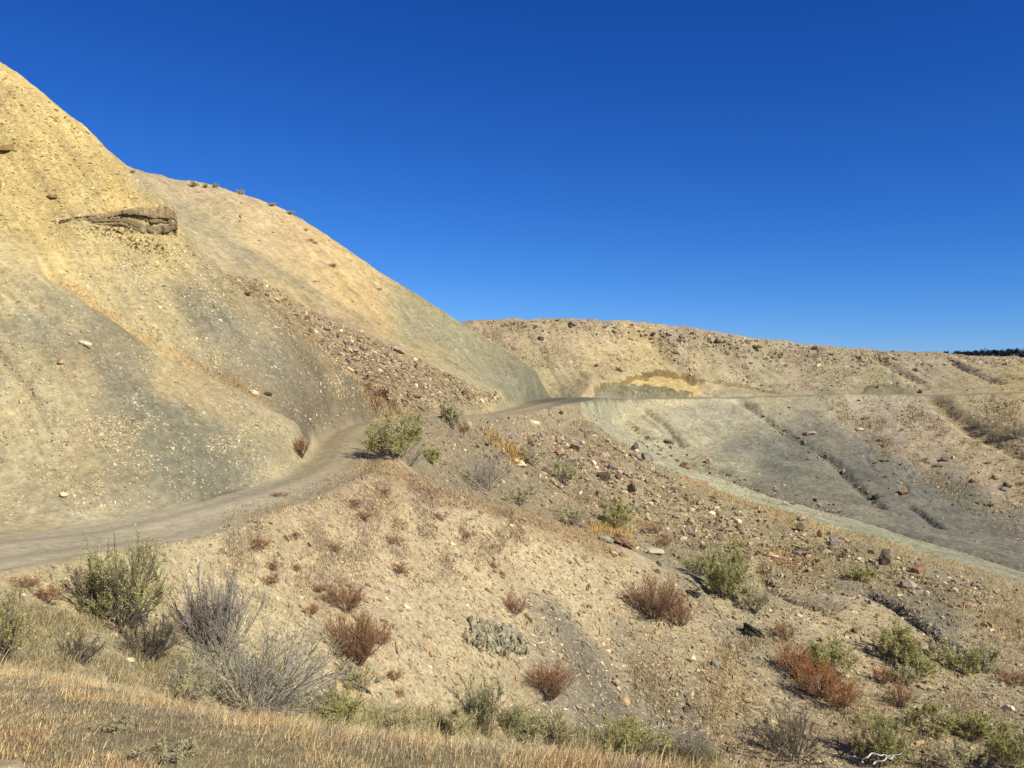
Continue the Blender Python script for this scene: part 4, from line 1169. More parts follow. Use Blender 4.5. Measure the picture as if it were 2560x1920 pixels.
def place_copy(pr, name, px, py, wpx, hpx, label, group, cat="shrub", rz=0.0):
    p = at(px, py)
    o = empty(name, tuple(p), rz)
    w, h = wpx * p[1] / F, hpx * p[1] / F
    o.scale = (w, w, h / .8 * (.7 if name == 'dry_clump' else 1))
    tag(o, label, cat, group)
    for ch in pr:
        c = ch.copy(); COL.objects.link(c); c.parent = o
    return o


PR = {"russet": [proto("russet", 900 + i, .35) for i in range(3)], "pale": [proto("pale", 910 + i, .35) for i in range(3)], "bare": [proto("bare", 920 + i, .45) for i in range(3)], "green": [proto("green", 930 + i, .35) for i in range(2)]}
r_ = np.random.default_rng(21)
for (px, py, w, h) in [(650, 1372, 68, 34), (682, 1425, 46, 30), (672, 1462, 52, 34), (795, 1482, 44, 26), (780, 1534, 60, 26), (735, 1345, 48, 20), (835, 1375, 50, 22), (1000, 1432, 60, 32), (985, 1360, 54, 24), (905, 1300, 60, 22), (1235, 1420, 26, 20), (1255, 1440, 22, 16), (985, 1700, 50, 34), (1000, 1745, 30, 26), (1095, 1300, 44, 20), (880, 1265, 60, 24), (960, 1235, 44, 18), (120, 1500, 90, 44), (60, 1470, 80, 34), (700, 1240, 40, 14), (1165, 1345, 36, 18), (740, 1425, 40, 20)]:
    place_copy(PR["russet"][r_.integers(3)], "dry_clump", px, py, w, h, "low brown dry clump on the open tan slope below the road", "dry clumps on the tan slope", "dry plant", r_.uniform(0, 6))
for (px, py, w, h) in [(487, 466, 20, 12), (540, 470, 14, 9), (603, 487, 18, 12), (515, 468, 14, 8), (680, 516, 18, 8), (725, 536, 20, 9), (330, 434, 14, 8)]:
    place_copy(PR["pale"][r_.integers(3)], "crest_shrub", px, py, w, h, "small grey bush on the crest of the middle hill", "bushes on the middle hill crest", "shrub", r_.uniform(0, 6))
for k in range(22):
    px, py = r_.uniform(2440, 2590), 0
    py = 1040 + (px - 2440) * .45 + r_.uniform(-12, 50)
    place_copy(PR["bare"][r_.integers(3)], "bare_sapling", px, py, r_.uniform(16, 28), r_.uniform(22, 38), "grey leafless sapling in the thicket on the far slope by the right edge", "saplings in the far thicket", "shrub", r_.uniform(0, 6))
for k in range(70):
    z = r_.integers(5)
    if (z == 0 and k % 2) or (z == 4 and k % 3): continue
    if z == 0: px = r_.uniform(1150, 2550); py = np.interp(px, [1150, 1450, 1700, 2000, 2560], [815, 806, 830, 872, 908]) + r_.uniform(0, 40); lab, grp = "tiny dark bush near the crest of the far ridge", "bushes along the far ridge"
    elif z == 1: px = r_.uniform(2150, 2560); py = 1030 + (px - 2150) * .3 + r_.uniform(0, 140); lab, grp = "tiny bush on the brown slope under the far road", "bushes on the brown far slope"
    elif z == 2: px = r_.uniform(600, 1150); py = 720 + (px - 600) * .5 + r_.uniform(-15, 60); lab, grp = "small dry bush on the rocky spur of the middle hill", "bushes on the middle hill spur"
    elif z == 3: px = r_.uniform(1500, 2500); py = 1200 + (px - 1500) * .28 + r_.uniform(-20, 70); lab, grp = "little dull bush on the stony spur beyond the side gully", "bushes on the stony spur"
    else: px = r_.uniform(760, 960); py = 560 + (px - 760) * .68 + r_.uniform(15, 60); lab, grp = "tiny brown bush below the skyline of the middle hill", "bushes below the middle hill skyline"
    kd = "russet" if z == 4 else ["pale", "russet", "bare", "green"][r_.choice(4, p=[.45, .25, .2, .1])]
    place_copy(PR[kd][r_.integers(2)], "small_shrub", px, py, r_.uniform(9, 24), r_.uniform(5, 10), lab, grp, "shrub", r_.uniform(0, 6))

# junipers standing before the distant wood
for k in range(9):
    x = r_.uniform(155, 182); y = r_.uniform(285, 330)
    px = x / y * F + CX
    zb = -(CY - (CY - 893)) * 0 + (960 - 897) / F * y - r_.uniform(.5, 2)
    v, f, c = tree_cloud(np.array([[0, 0, .3]]), np.array([r_.uniform(1.8, 2.8)]), np.array([r_.uniform(1.2, 1.8)]), 160, 400 + k)
    o = empty("juniper", (x, y, zb)); tag(o, "dark round juniper on the pale flat before the distant wood", "tree", "junipers before the distant wood")
    mesh_obj("crown", v, f, M_LEAF, c, parent=o, smooth=False)
    tv, tf, _ = tubes(np.array([[[0, 0, -1.5], [0.02, 0, .4], [.05, .02, 1.2]]], float), np.array([.16]), np.array([.07]), 6)
    mesh_obj("trunk", tv, tf, M_TWIG, np.tile(alb0((90, 76, 62)), (len(tv), 1)), parent=o)
# the pale flat they stand on
xx, yy = np.meshgrid(np.linspace(110, 330, 40), np.linspace(250, 380, 30))
zz = (960 - 897) / F * yy * sstep(250, 285, yy) + (1 - sstep(250, 285, yy)) * -6 - .6 + .5 * fbm(xx * .05, yy * .05, xx * 0 + .3, 3)
zz = zz * sstep(110, 145, xx) - 6 * (1 - sstep(110, 145, xx))
q0 = (np.arange(29)[:, None] * 40 + np.arange(39)).ravel()
o = mesh_obj("distant_flat", np.stack([xx, yy, zz], -1).reshape(-1, 3), np.stack([q0, q0 + 1, q0 + 41, q0 + 40], 1), M_FAR, np.tile(alb((170, 150, 104)), (1200, 1)))
tag(o, "pale grassy flat in front of the distant wooded hill", "ground", None, "structure")

# cactus patch: many small pads
def cactus():
    r = np.random.default_rng(77)
    p0 = at(1240, 1650)
    d = float(p0[1])
    o = empty("prickly_pear", tuple(p0)); tag(o, "grey green patch of prickly pear pads lying on the open slope", "cactus")
    V, Fc, C, off = [], [], [], 0
    dv, df = ICO[1]
    n_ = 0
    while n_ < 460:
        a, b = r.uniform(-1, 1, 2)
        an_ = math.atan2(b, a)
        if a * a + b * b > .85 + .3 * math.sin(5 * an_) + .25 * math.sin(11 * an_ + 1): continue
        if math.sin(a * 9 + 1) * math.sin(b * 8 + a * 4) < -.72: continue
        px = 1240 + a * 84 + b * 6; py = 1607 + b * 40 + a * 16
        p = at(px, py) - p0
        s_ = r.uniform(.034, .062) * d / 18
        tilt = r.normal(0, .45, 2); rz = r.uniform(0, 6.28)
        v = dv * np.array([1, .30, 1.5]) * s_
        ax = np.array([[1, 0, 0], [0, math.cos(tilt[0]), -math.sin(tilt[0])], [0, math.sin(tilt[0]), math.cos(tilt[0])]])
        ay = np.array([[math.cos(tilt[1]), 0, math.sin(tilt[1])], [0, 1, 0], [-math.sin(tilt[1]), 0, math.cos(tilt[1])]])
        v = v @ (rot_z(rz) @ ax @ ay).T + p + [0, 0, s_ * r.uniform(.6, 2.2)]
        V.append(v); Fc.append(df + off); off += len(v)
        C.append(np.tile(alb0([(178, 166, 126), (158, 150, 114), (190, 176, 136), (140, 128, 102)][r.integers(4)]) * 1.25, (len(v), 1))); n_ += 1
    c = mesh_obj("pads", np.concatenate(V), np.concatenate(Fc), M_TWIG, np.concatenate(C), parent=o)
    n2 = 1800
    allv = np.concatenate(V); ii_ = r.integers(0, len(allv), n2)
    dirs = r.normal(size=(n2, 3)); dirs[:, 2] = np.abs(dirs[:, 2]); dirs /= np.linalg.norm(dirs, axis=1)[:, None]
    sp_ = np.stack([allv[ii_], allv[ii_] + dirs * .045], 1)
    v, f, _ = tubes(sp_, np.full(n2, .0028), np.full(n2, .001), 3)
    mesh_obj("spines", v, f, M_TWIG, np.tile(alb0((200, 190, 160)), (len(v), 1)), parent=o)


cactus()


# ------------------------------------------------------------------ grass
def blades(name, p, h, w, colours, lean, seed, label, cat="grass", per=1, spread=0.0, parent=None):
    """grass blades (two bent segments) at points p"""
    r = np.random.default_rng(seed)
    n_ = len(p) * per
    b = np.repeat(p, per, 0) + np.concatenate([r.normal(0, spread, (n_, 2)), np.zeros((n_, 1))], 1)
    b[:, 2] = np.where(spread > 0, zat(b[:, 0], b[:, 1]), b[:, 2]) - .01
    hh = np.repeat(h, per) * np.exp(r.normal(0, .35, n_)); ww = np.repeat(w, per)
    th = r.uniform(0, 2 * np.pi, n_); ln = np.abs(r.normal(lean, lean * .6, n_))
    dr = np.stack([np.cos(th), np.sin(th), th * 0], 1)
    sd = np.stack([-np.sin(th + 1.0), np.cos(th + 1.0), th * 0], 1)
    m = b + dr * (hh * ln * .35)[:, None] + [0, 0, 1] * (hh * .55)[:, None]
    t = b + dr * (hh * ln)[:, None] + [0, 0, 1] * (hh * np.clip(1.05 - .3 * ln, .3, 1))[:, None]
    v = np.stack([b - sd * ww[:, None] * .5, b + sd * ww[:, None] * .5, m - sd * ww[:, None] * .4, m + sd * ww[:, None] * .4, t], 1)
    base = np.arange(n_)[:, None] * 5
    q = base + np.array([0, 1, 3, 2]); tr = base + np.array([2, 3, 4])
    col = colours[np.repeat(np.arange(len(p)), per)] * np.exp(r.normal(0, .22, (n_, 1)))
    c = np.repeat(col, 5, 0)
    o = mesh_obj(name, v.reshape(-1, 3), [q, tr], M_GRASS, c, smooth=False)
    tag(o, label, cat, None, "stuff")
    return o


r_ = np.random.default_rng(31)
# knoll: thick dry grass and low weeds, colour drifting between straw, rust and grey green
n_ = 230000
u = r_.uniform(-.72, .72, n_); dd = np.sqrt(r_.uniform(2.6 ** 2, 8.2 ** 2, n_))
xx, yy = u * dd, dd
edge = np.interp(u * F + CX, [-400, 0, 200, 400, 560, 700, 1000, 1300, 1500, 1700, 1900], [7.4, 7.0, 6.7, 6.35, 6.05, 5.95, 5.65, 5.35, 5.15, 4.95, 4.85])
ok = yy < edge + .25 * r_.normal(size=n_)
xx, yy = xx[ok], yy[ok]
p = np.stack([xx, yy, zat(xx, yy)], 1)
n1 = fbm(xx * 1.1, yy * 1.1, xx * 0 + .2, 4, .6); n2 = fbm(xx * 2.3 + 9, yy * 2.3, xx * 0 + .7, 3, .6)
straw, rust, grey, olive = alb0((214, 186, 130)), alb0((190, 152, 100)), alb0((170, 156, 124)), alb0((158, 152, 106))
cc = straw + (rust - straw) * sstep(-.05, .45, n1)[:, None]
cc = cc + (grey - cc) * sstep(-.12, .25, n2)[:, None] * .9
near_g = (1 - sstep(4.3, 5.6, yy))[:, None]
cc = cc + (olive - cc) * near_g * sstep(-.3, .2, n2 - n1)[:, None] * .75
hh = .022 + .030 * np.clip(n1 + .5, 0, 1.2) + .025 * sstep(edge[ok] - 1.0, edge[ok], yy)
hh *= np.exp(r_.normal(0, .2, len(xx)))
sel = fbm(xx * 4, yy * 4, xx * 0 + .9, 2) > -.40
blades("dry_grass", p[sel], hh[sel], .0016 + .0014 * r_.uniform(size=sel.sum()), cc[sel] * 1.8, .9, 32, "dry straw and rust coloured grass covering the bank in front")
n_ = 26000    # tiny seed heads on top of the mat
k_ = r_.integers(0, len(xx), n_)
k_ = k_[r_.uniform(size=n_) < sstep(-.35, .3, n1[k_])]
blades("seed_grass", p[k_] + np.array([0, 0, .02]), hh[k_] * .9, np.full(len(k_), .0042), np.where((r_.uniform(size=len(k_)) < .4)[:, None], rust, straw) * 1.6, .9, 33, "rusty seed heads rising from the dry grass of the bank")


def line_pts(poly, w, count, seed):
    r = np.random.default_rng(seed)
    g = catmull(np.array([(a, b, 0) for a, b in poly], float), 8)[:, :2]
    t = r.uniform(0, len(g) - 1.001, count); i = t.astype(int); f = (t - i)[:, None]
    q = g[i] * (1 - f) + g[i + 1] * f
    tn = g[i + 1] - g[i]; tn /= np.linalg.norm(tn, axis=1)[:, None] + 1e-9
    off = r.normal(0, w / 2, count)[:, None]
    q = q + np.stack([-tn[:, 1], tn[:, 0]], 1) * off
    return at(q[:, 0], q[:, 1])


def tufts(name, p, hpx, colours, per, seed, label, spread=.06, wpx=1.5, lean=.6):
    r = np.random.default_rng(seed)
    d = p[:, 1]
    col = np.array([alb0(c) for c in colours])[r.integers(0, len(colours), len(p))] * 1.6
    h = hpx * d / F * np.exp(r.normal(0, .3, len(p))); w = np.maximum(wpx * d / F, .003)
    return blades(name, p, h, w, col, lean, seed + 1, label, per=per, spread=spread)


OG = [(192, 158, 106), (182, 146, 96), (200, 172, 118), (188, 166, 122)]
BR = [(160, 134, 102), (150, 126, 98), (174, 148, 112), (168, 150, 118)]
PG = [(190, 168, 112), (172, 158, 106), (160, 150, 104), (200, 172, 120)]
tufts("orange_grass", np.concatenate([line_pts([(130, 690), (330, 822), (520, 930), (650, 992)], 14, 420, 41)]), 5, OG, 5, 42, "orange dry grass in the rill between the two near shale faces", .08)
tufts("orange_grass", line_pts([(575, 700), (700, 806), (800, 876), (900, 958), (965, 1010)], 12, 420, 43), 5, OG, 4, 44, "orange dry grass behind the edge of the near shale slope", .15)
tufts("brown_grass", line_pts([(560, 1302), (720, 1258), (870, 1195), (930, 1168), (1050, 1205), (1160, 1245), (1290, 1288), (1420, 1330), (1540, 1378)], 26, 800, 45), 6.5, BR + OG, 6, 46, "brown dry grass along the ridge line and the road edge", .08)
tufts("orange_grass", line_pts([(900, 985), (950, 1015), (1000, 1035)], 22, 320, 71), 9, OG + BR, 7, 72, "orange grass and weeds at the foot of the near shale slope", .12)
tufts("yellow_grass", line_pts([(1215, 1095), (1280, 1130), (1300, 1160)], 16, 160, 47), 10, [(206, 170, 100), (190, 156, 92)], 8, 48, "yellow grass beside the broken rock below the road", .1)
tufts("yellow_grass", line_pts([(1480, 1320), (1530, 1330), (1580, 1345)], 16, 150, 49), 10, [(212, 180, 112), (196, 164, 100)], 8, 50, "yellow grass above the red sandstone slab", .1)
tufts("orange_grass", line_pts([(1700, 1192), (1850, 1252), (2000, 1298), (2200, 1356), (2400, 1420), (2560, 1472)], 16, 600, 51), 4.5, [(200, 168, 112), (188, 158, 108), (176, 156, 112)], 5, 52, "orange grass on the edge of the stony spur", .15)
tufts("orange_grass", line_pts([(2450, 1560), (2530, 1575), (2600, 1600)], 40, 260, 53), 6, OG, 5, 54, "faded orange grass on the slope at the right edge", .15)


def zone(poly, count, seed, cover=None):
    r = np.random.default_rng(seed)
    poly = np.array(poly, float); lo, hi = poly.min(0), poly.max(0)
    out, got = [], 0
    while got < count:
        q = r.uniform(lo, hi, (count * 2, 2)); q = q[inpoly(q[:, 0], q[:, 1], poly)]
        if cover is not None: q = q[r.uniform(0, 1, len(q)) < cover(q)]
        out.append(q[:count - got]); got += len(out[-1])
    q = np.concatenate(out)
    return at(q[:, 0], q[:, 1])


tufts("brown_weeds", zone([(640, 1300), (960, 1175), (1280, 1285), (1330, 1350), (1050, 1480), (760, 1560), (560, 1480), (560, 1350)], 2400, 55, lambda q: patchy(70, -.1, .4, 4)(q) * (1 - .6 * sstep(1350, 1550, q[:, 1]))), 7, BR, 6, 56, "low brown weeds scattered on the upper part of the tan slope", .07)
tufts("spur_grass", zone(D_S, 2600, 57, lambda q: .15 + .85 * patchy(60, -.2, .4, 5)(q) * sstep(1350, 1600, q[:, 0] + .0 * q[:, 1] + 60)), 6, PG, 6, 58, "sparse pale grass growing among the stones of the spur", .12)
tufts("slope_grass", zone(C_LO, 1800, 59, patchy(60, -.2, .4, 6)), 4.5, PG + BR, 5, 60, "sparse dry grass on the brown far slope", .2)
tufts("slope_grass", zone(A_3, 900, 61, patchy(50, -.2, .4, 7)), 5, BR + PG, 5, 62, "dry grass among the rubble of the middle hill spur", .2)
tufts("slope_grass", zone(C_UP, 1500, 63, patchy(60, -.2, .4, 8)), 3.6, BR + PG, 5, 64, "dry grass dotted over the far ridge", .25)
tufts("slope_grass", zone([(1560, 1640), (1800, 1560), (2200, 1640), (2560, 1760), (2620, 1930), (1700, 1930), (1600, 1800)], 2200, 65, patchy(80, -.1, .4, 9)), 8, PG + BR, 6, 66, "dry grass thinly scattered on the lower right slope", .08)
tufts("hollow_grass", zone([(-40, 1500), (260, 1560), (520, 1680), (500, 1750), (200, 1690), (-40, 1670)], 1800, 67, patchy(60, -.3, .3, 10)), 16, [(180, 166, 120), (166, 150, 112), (190, 160, 110), (150, 146, 100)], 8, 68, "grey green grass in the hollow behind the bank", .06)
tufts("slope_grass", line_pts([(700, 1790), (1000, 1815), (1300, 1830), (1600, 1890), (1800, 1910)], 34, 900, 69), 22, [(164, 152, 104), (150, 142, 94), (176, 160, 116)], 9, 70, "grey green weeds along the far edge of the bank", .06)


# ------------------------------------------------------------------ boulders, slabs and the rock ledge
MAUVE, DKBR, PINK, CRM, GRY, REDD, BLK, ORG = (142, 122, 112), (104, 86, 70), (178, 148, 124), (226, 204, 156), (146, 137, 118), (156, 114, 86), (66, 57, 47), (188, 152, 110)


def put_rock(name, label, px, py, wpx, hpx, col, seed, group=None, sub=3, rough=.12, tilt=None, sink=.28, deep=.85):
    p = at(px, py + hpx * .3)
    d = float(p[1])
    a, h = wpx * d / F / 2 * 1.08, hpx * d / F / 2 * 1.15
    v, f = rock_shape(seed, sub, (a, a * deep, h), rough=rough)
    r = np.random.default_rng(seed)
    rz = rot_z(r.uniform(-.5, .5))
    Q = frame_from_normal(normal_at(p) * .5 + [0, 0, .5])
    if tilt is not None:
        c, s_ = math.cos(tilt), math.sin(tilt)
        Q = np.array([[c, 0, s_], [0, 1, 0], [-s_, 0, c]]) @ np.eye(3)
    v = v @ (Q @ rz).T
    n1 = fbm(v[:, 0] * 2.5 / a * .5 + seed, v[:, 1] * 2.5 / a * .5, v[:, 2] * 2.5 / a * .5, 3)
    c = alb(col) * (1 + .35 * n1[:, None])
    o = mesh_obj(name, v, f, M_ROCK, c, smooth=False)
    o.location = tuple(p + np.array([0, 0, h * (1 - 2 * sink)]))
    tag(o, label, "rock", group)
    return o


ROCKS = [
    (1560, 1356, 72, 26, REDD, "long red sandstone slab with a dark overhang on the ridge end"),
    (1510, 1350, 36, 18, GRY, "grey slab lying against the upper end of the red sandstone slab"),
    (1640, 1377, 46, 12, CRM, "long cream slab lying downhill of the red sandstone slab"),
    (1335, 1060, 36, 14, CRM, "bright cream boulder just below the far bend of the road"),
    (1168, 990, 34, 20, REDD, "red brown boulder above the road near the yellow green bush"),
    (990, 871, 42, 20, PINK, "wide pinkish boulder high on the rocky spur of the middle hill"),
    (911, 871, 22, 13, MAUVE, "small mauve boulder left of the wide pinkish boulder"),
    (890, 878, 16, 11, PINK, "smallest pink rock of the three near the wide pinkish boulder"),
    (1443, 1121, 34, 24, PINK, "large rosy boulder at the top of the boulder field"),
    (1398, 1134, 34, 15, REDD, "flat orange boulder left of the large rosy boulder"),
    (1425, 1148, 24, 14, PINK, "pink boulder leaning on a dark one under the large rosy boulder"),
    (1432, 1160, 22, 14, DKBR, "dark boulder with the pink boulder leaning on it"),
    (1508, 1140, 26, 15, PINK, "pinkish boulder in the middle of the boulder field, upper"),
    (1514, 1154, 20, 16, ORG, "rounded tan boulder under the upper middle pinkish one"),
    (1511, 1193, 30, 30, DKBR, "largest dark purple boulder, upright, in the boulder field"),
    (1528, 1170, 22, 18, MAUVE, "mauve boulder between the rounded tan and largest dark boulders"),
    (1547, 1193, 18, 15, DKBR, "small dark boulder right of the largest dark one"),
    (1572, 1184, 22, 16, PINK, "pink boulder at the right of the boulder field"),
    (1586, 1120, 20, 22, DKBR, "pointed dark rock on the edge of the pale strip"),
    (1591, 1130, 12, 12, CRM, "cream rock in front of the pointed dark rock"),
    (1590, 1142, 34, 14, PINK, "pale slab with a dark underside below the pointed dark rock"),
    (1613, 1142, 30, 22, MAUVE, "smooth mauve boulder on the edge of the pale strip"),
    (1459, 1179, 14, 18, CRM, "upright cream rock beside the lower grey green bush"),
    (1357, 1184, 26, 11, ORG, "orange flat rock left of the lower grey green bush"),
    (1305, 1164, 22, 12, CRM, "cream boulder under the higher grey green bush, larger"),
    (1288, 1153, 18, 11, CRM, "cream boulder under the higher grey green bush, smaller"),
    (1328, 1112, 16, 14, DKBR, "dark pointed rock above the higher grey green bush"),
    (1352, 1095, 14, 12, MAUVE, "grey rock high on the slope below the cream boulder"),
    (1502, 1263, 24, 17, GRY, "round grey boulder beside an orange one above the ridge end bush"),
    (1484, 1260, 14, 12, ORG, "orange boulder touching the round grey one"),
    (1574, 1297, 16, 14, REDD, "dark red rock right of the bush above the sandstone slab"),
    (1676, 1104, 24, 12, MAUVE, "mauve boulder in the gully at the foot of the pale strip"),
    (1715, 1165, 26, 16, REDD, "reddish jagged rock standing on the pale strip"),
    (1770, 1152, 16, 12, ORG, "orange rock in the debris at the foot of the pale strip"),
    (1653, 1411, 24, 12, GRY, "grey rock pair below the cream slab, upper"),
    (1644, 1430, 16, 9, DKBR, "grey rock pair below the cream slab, lower"),
    (1279, 1312, 14, 9, CRM, "single cream stone on the tan slope under the ridge line"),
    (1724, 1305, 18, 20, PINK, "tall pale rock at the top of the pile on the stony spur"),
    (1707, 1347, 22, 13, CRM, "cream rock at the foot of the pile on the stony spur"),
    (1720, 1324, 16, 13, GRY, "grey rock in the middle of the pile on the stony spur"),
    (1759, 1327, 16, 12, ORG, "orange rock right of the pile on the stony spur"),
    (1690, 1292, 16, 12, PINK, "pink rock left of the pile on the stony spur"),
    (1848, 1316, 14, 11, REDD, "small red rock alone on the stony spur"),
    (2002, 1321, 18, 22, DKBR, "dark upright boulder on the stony spur with a bush at its left"),
    (2004, 1297, 22, 13, PINK, "pink boulder on the spur edge above the dark upright one"),
    (2087, 1355, 28, 22, MAUVE, "large mauve boulder on the stony spur right of the dark upright one"),
    (2075, 1371, 14, 11, DKBR, "dark rock touching the large mauve boulder"),
    (2109, 1390, 9, 18, DKBR, "thin dark standing rock below the large mauve boulder"),
    (1992, 1382, 18, 12, MAUVE, "grey rock beside the orange gravel patch"),
    (2212, 1402, 30, 38, DKBR, "largest dark brown pitted boulder on the stony spur"),
    (2190, 1410, 14, 9, MAUVE, "flat grey rock at the foot of the largest dark brown boulder"),
    (2292, 1426, 30, 24, REDD, "round brown boulder right of the largest dark brown boulder"),
    (2268, 1461, 34, 20, PINK, "big pink boulder at the lower edge of the stony spur"),
    (2296, 1468, 14, 9, MAUVE, "small grey rock right of the big pink boulder"),
    (2438, 1463, 24, 12, MAUVE, "mauve flat boulder far right on the stony spur"),
    (2428, 1515, 26, 18, ORG, "tan boulder with dark hollows near the right edge"),
    (1878, 1578, 50, 22, BLK, "jagged black rock jutting from the tan slope"),
    (1732, 1484, 28, 15, BLK, "small black rock above the jagged black rock"),
    (1788, 1657, 18, 18, GRY, "single grey stone on the tan slope below the jagged black rock"),
    (1782, 1489, 14, 8, CRM, "cream flake under the bright green upright shrub"),
    (2138, 1578, 18, 12, DKBR, "dark brown stone on the slope left of the wash"),
    (2376, 1625, 26, 20, GRY, "largest grey boulder in the bottom of the wash"),
    (2353, 1602, 16, 12, GRY, "grey boulder in the wash just above the largest grey one"),
    (2324, 1604, 14, 10, GRY, "grey stone on the near side of the wash"),
    (2522, 1769, 22, 15, (236, 226, 196), "white rounded stone near the right edge"),
    (2303, 1716, 13, 11, PINK, "pinkish stone left of the dark red bush by the wash"),
    (1927, 1803, 24, 14, CRM, "largest cream flake on the grey shale at the bottom"),
    (1885, 1768, 16, 9, CRM, "cream flake above the largest cream flake"),
    (1868, 1747, 24, 13, ORG, "tan flat stone under the rust coloured row"),
    (1715, 1774, 16, 13, DKBR, "brown tilted flake on the grey shale ribbon"),
    (1540, 1703, 26, 16, ORG, "tan slab beside the grey shale ribbon under the russet bush"),
    (1560, 1752, 30, 22, ORG, "broken tan slab lower down beside the grey shale ribbon"),
    (2028, 1083, 28, 10, PINK, "long pink rock on the grey face, upper"),
    (2257, 1230, 28, 18, REDD, "biggest brown boulder standing on the grey face"),
    (2238, 1238, 12, 7, PINK, "little pink rock left of the biggest brown boulder on the grey face"),
    (2189, 1242, 20, 10, BLK, "dark flat rock at the toe of the gully on the grey face"),
    (2018, 1149, 9, 6, DKBR, "tiny dark rock on the near grey face"),
    (2216, 1192, 9, 6, DKBR, "tiny dark rock above the biggest brown boulder"),
    (2249, 1207, 14, 7, PINK, "pink rock just above the biggest brown boulder"),
    (2365, 1146, 20, 16, MAUVE, "mauve boulder beside a round cream stone on the brown slope"),
    (2382, 1145, 11, 10, CRM, "round cream stone beside the mauve boulder on the brown slope"),
    (2431, 1203, 18, 11, REDD, "red brown rock on the lower edge of the brown slope"),
    (2517, 1212, 14, 12, DKBR, "dark rock near the right edge on the brown slope"),
    (2492, 1192, 22, 14, ORG, "pale orange rock on the brown slope near the right edge"),
    (2508, 1222, 16, 11, GRY, "grey rock under the dark rock near the right edge"),
    (2209, 1115, 14, 9, DKBR, "brown rock where the brown slope meets the grey face"),
    (2148, 1073, 14, 9, CRM, "cream and dark rock at the top of the grey face"),
    (2430, 1270, 12, 7, GRY, "grey rock in the middle of the right grey face"),
    (2383, 1262, 7, 6, DKBR, "dark speck of rock on the right grey face"),
    (2233, 927, 12, 12, MAUVE, "mauve rock in the middle of the far ridge slope"),
    (2288, 924, 16, 9, DKBR, "dark rock right of the mauve one on the far ridge slope"),
    (2037, 870, 16, 10, DKBR, "dark rock standing near the far crest"),
    (2463, 948, 12, 10, MAUVE, "mauve rock low on the far ridge near the right edge"),
    (2304, 976, 14, 10, GRY, "grey rock at the inner edge of the far road"),
    (2044, 913, 15, 7, CRM, "bright cream rock on the far ridge slope"),
    (1433, 809, 20, 12, MAUVE, "mauve boulder on the far crest, left end"),
    (1673, 835, 14, 9, PINK, "pale boulder on the crest above the far road cut"),
    (1706, 841, 16, 11, MAUVE, "mauve boulder right of the pale one on the crest"),
    (1634, 834, 12, 9, DKBR, "dark boulder left of the pale one on the crest"),
    (1795, 854, 16, 12, DKBR, "dark rounded boulder farther along the far crest"),
    (1491, 915, 11, 9, REDD, "red rock on the yellow slope above the far road"),
    (1548, 925, 16, 8, REDD, "flat red rock right of the red one above the far road"),
    (1352, 847, 13, 10, DKBR, "dark lone boulder on the slope right of the middle hill"),
    (1285, 869, 11, 7, GRY, "small grey rock on the slope right of the middle hill"),
    (637, 983, 28, 10, CRM, "pale plank shaped rock at the lower end of the orange grass"),
    (668, 987, 24, 7, BLK, "dark rock edge beside the pale plank shaped rock"),
    (155, 903, 22, 10, ORG, "orange stone on the grey cut slope"),
    (215, 862, 30, 14, CRM, "cream slab on the grey cut slope, higher of two"),
    (158, 1237, 20, 15, CRM, "cream slab at the foot of the cut slope, lower of two"),
    (495, 1404, 14, 12, CRM, "tan stone on the slope right of the large green shrub"),
    (588, 1424, 20, 12, ORG, "tan flat stone farther right of the large green shrub"),
    (478, 1430, 12, 10, CRM, "little tan stone below the other two near the green shrub"),
    (612, 1542, 16, 14, (226, 220, 190), "whitish block behind the upright grey shrub"),
    (750, 1560, 15, 12, ORG, "orange rounded stone left of the big round russet bush"),
    (168, 1632, 24, 24, (214, 186, 116), "yellow stone in the grass near the left edge"),
    (325, 1648, 24, 12, CRM, "cream stone at the edge of the hollow"),
    (1078, 1637, 18, 14, ORG, "flat tan stone left of the cactus patch"),
    (1120, 1662, 16, 10, ORG, "tan stone under the flat tan one left of the cactus patch"),
    (1400, 1642, 12, 12, CRM, "pale stone right of the cactus patch"),
    (1135, 1703, 14, 10, ORG, "tan stone pair above the slender tall shrub"),
    (14, 368, 44, 13, (150, 116, 66), "brown ledge fragment on the yellow slope at the left edge"),
    (132, 492, 24, 8, (140, 108, 62), "little dark rock edge left above the bedded ledge"),
    (14, 1920, 90, 24, (196, 168, 128), "big pale stone at the lower left corner"),
    (230, 1925, 40, 14, (204, 186, 150), "flat pale stone in the grass at the bottom edge"),
]
for k, (px, py, w, h, col, lab) in enumerate(ROCKS):
    fl = "slab" in lab or "flake" in lab or "plank" in lab
    put_rock("boulder" if w > 24 and not fl else "slab" if fl else "rock", lab, px, py, w, h, col, 300 + k, sub=4 if w > 26 else 3, rough=.5 if col is BLK else .25 if "pitted" in lab else .14,
             tilt=.42 if "slab with a dark" in lab else .62 if "jagged black rock jut" in lab else None, sink=.2 if "dark" in lab else .27)

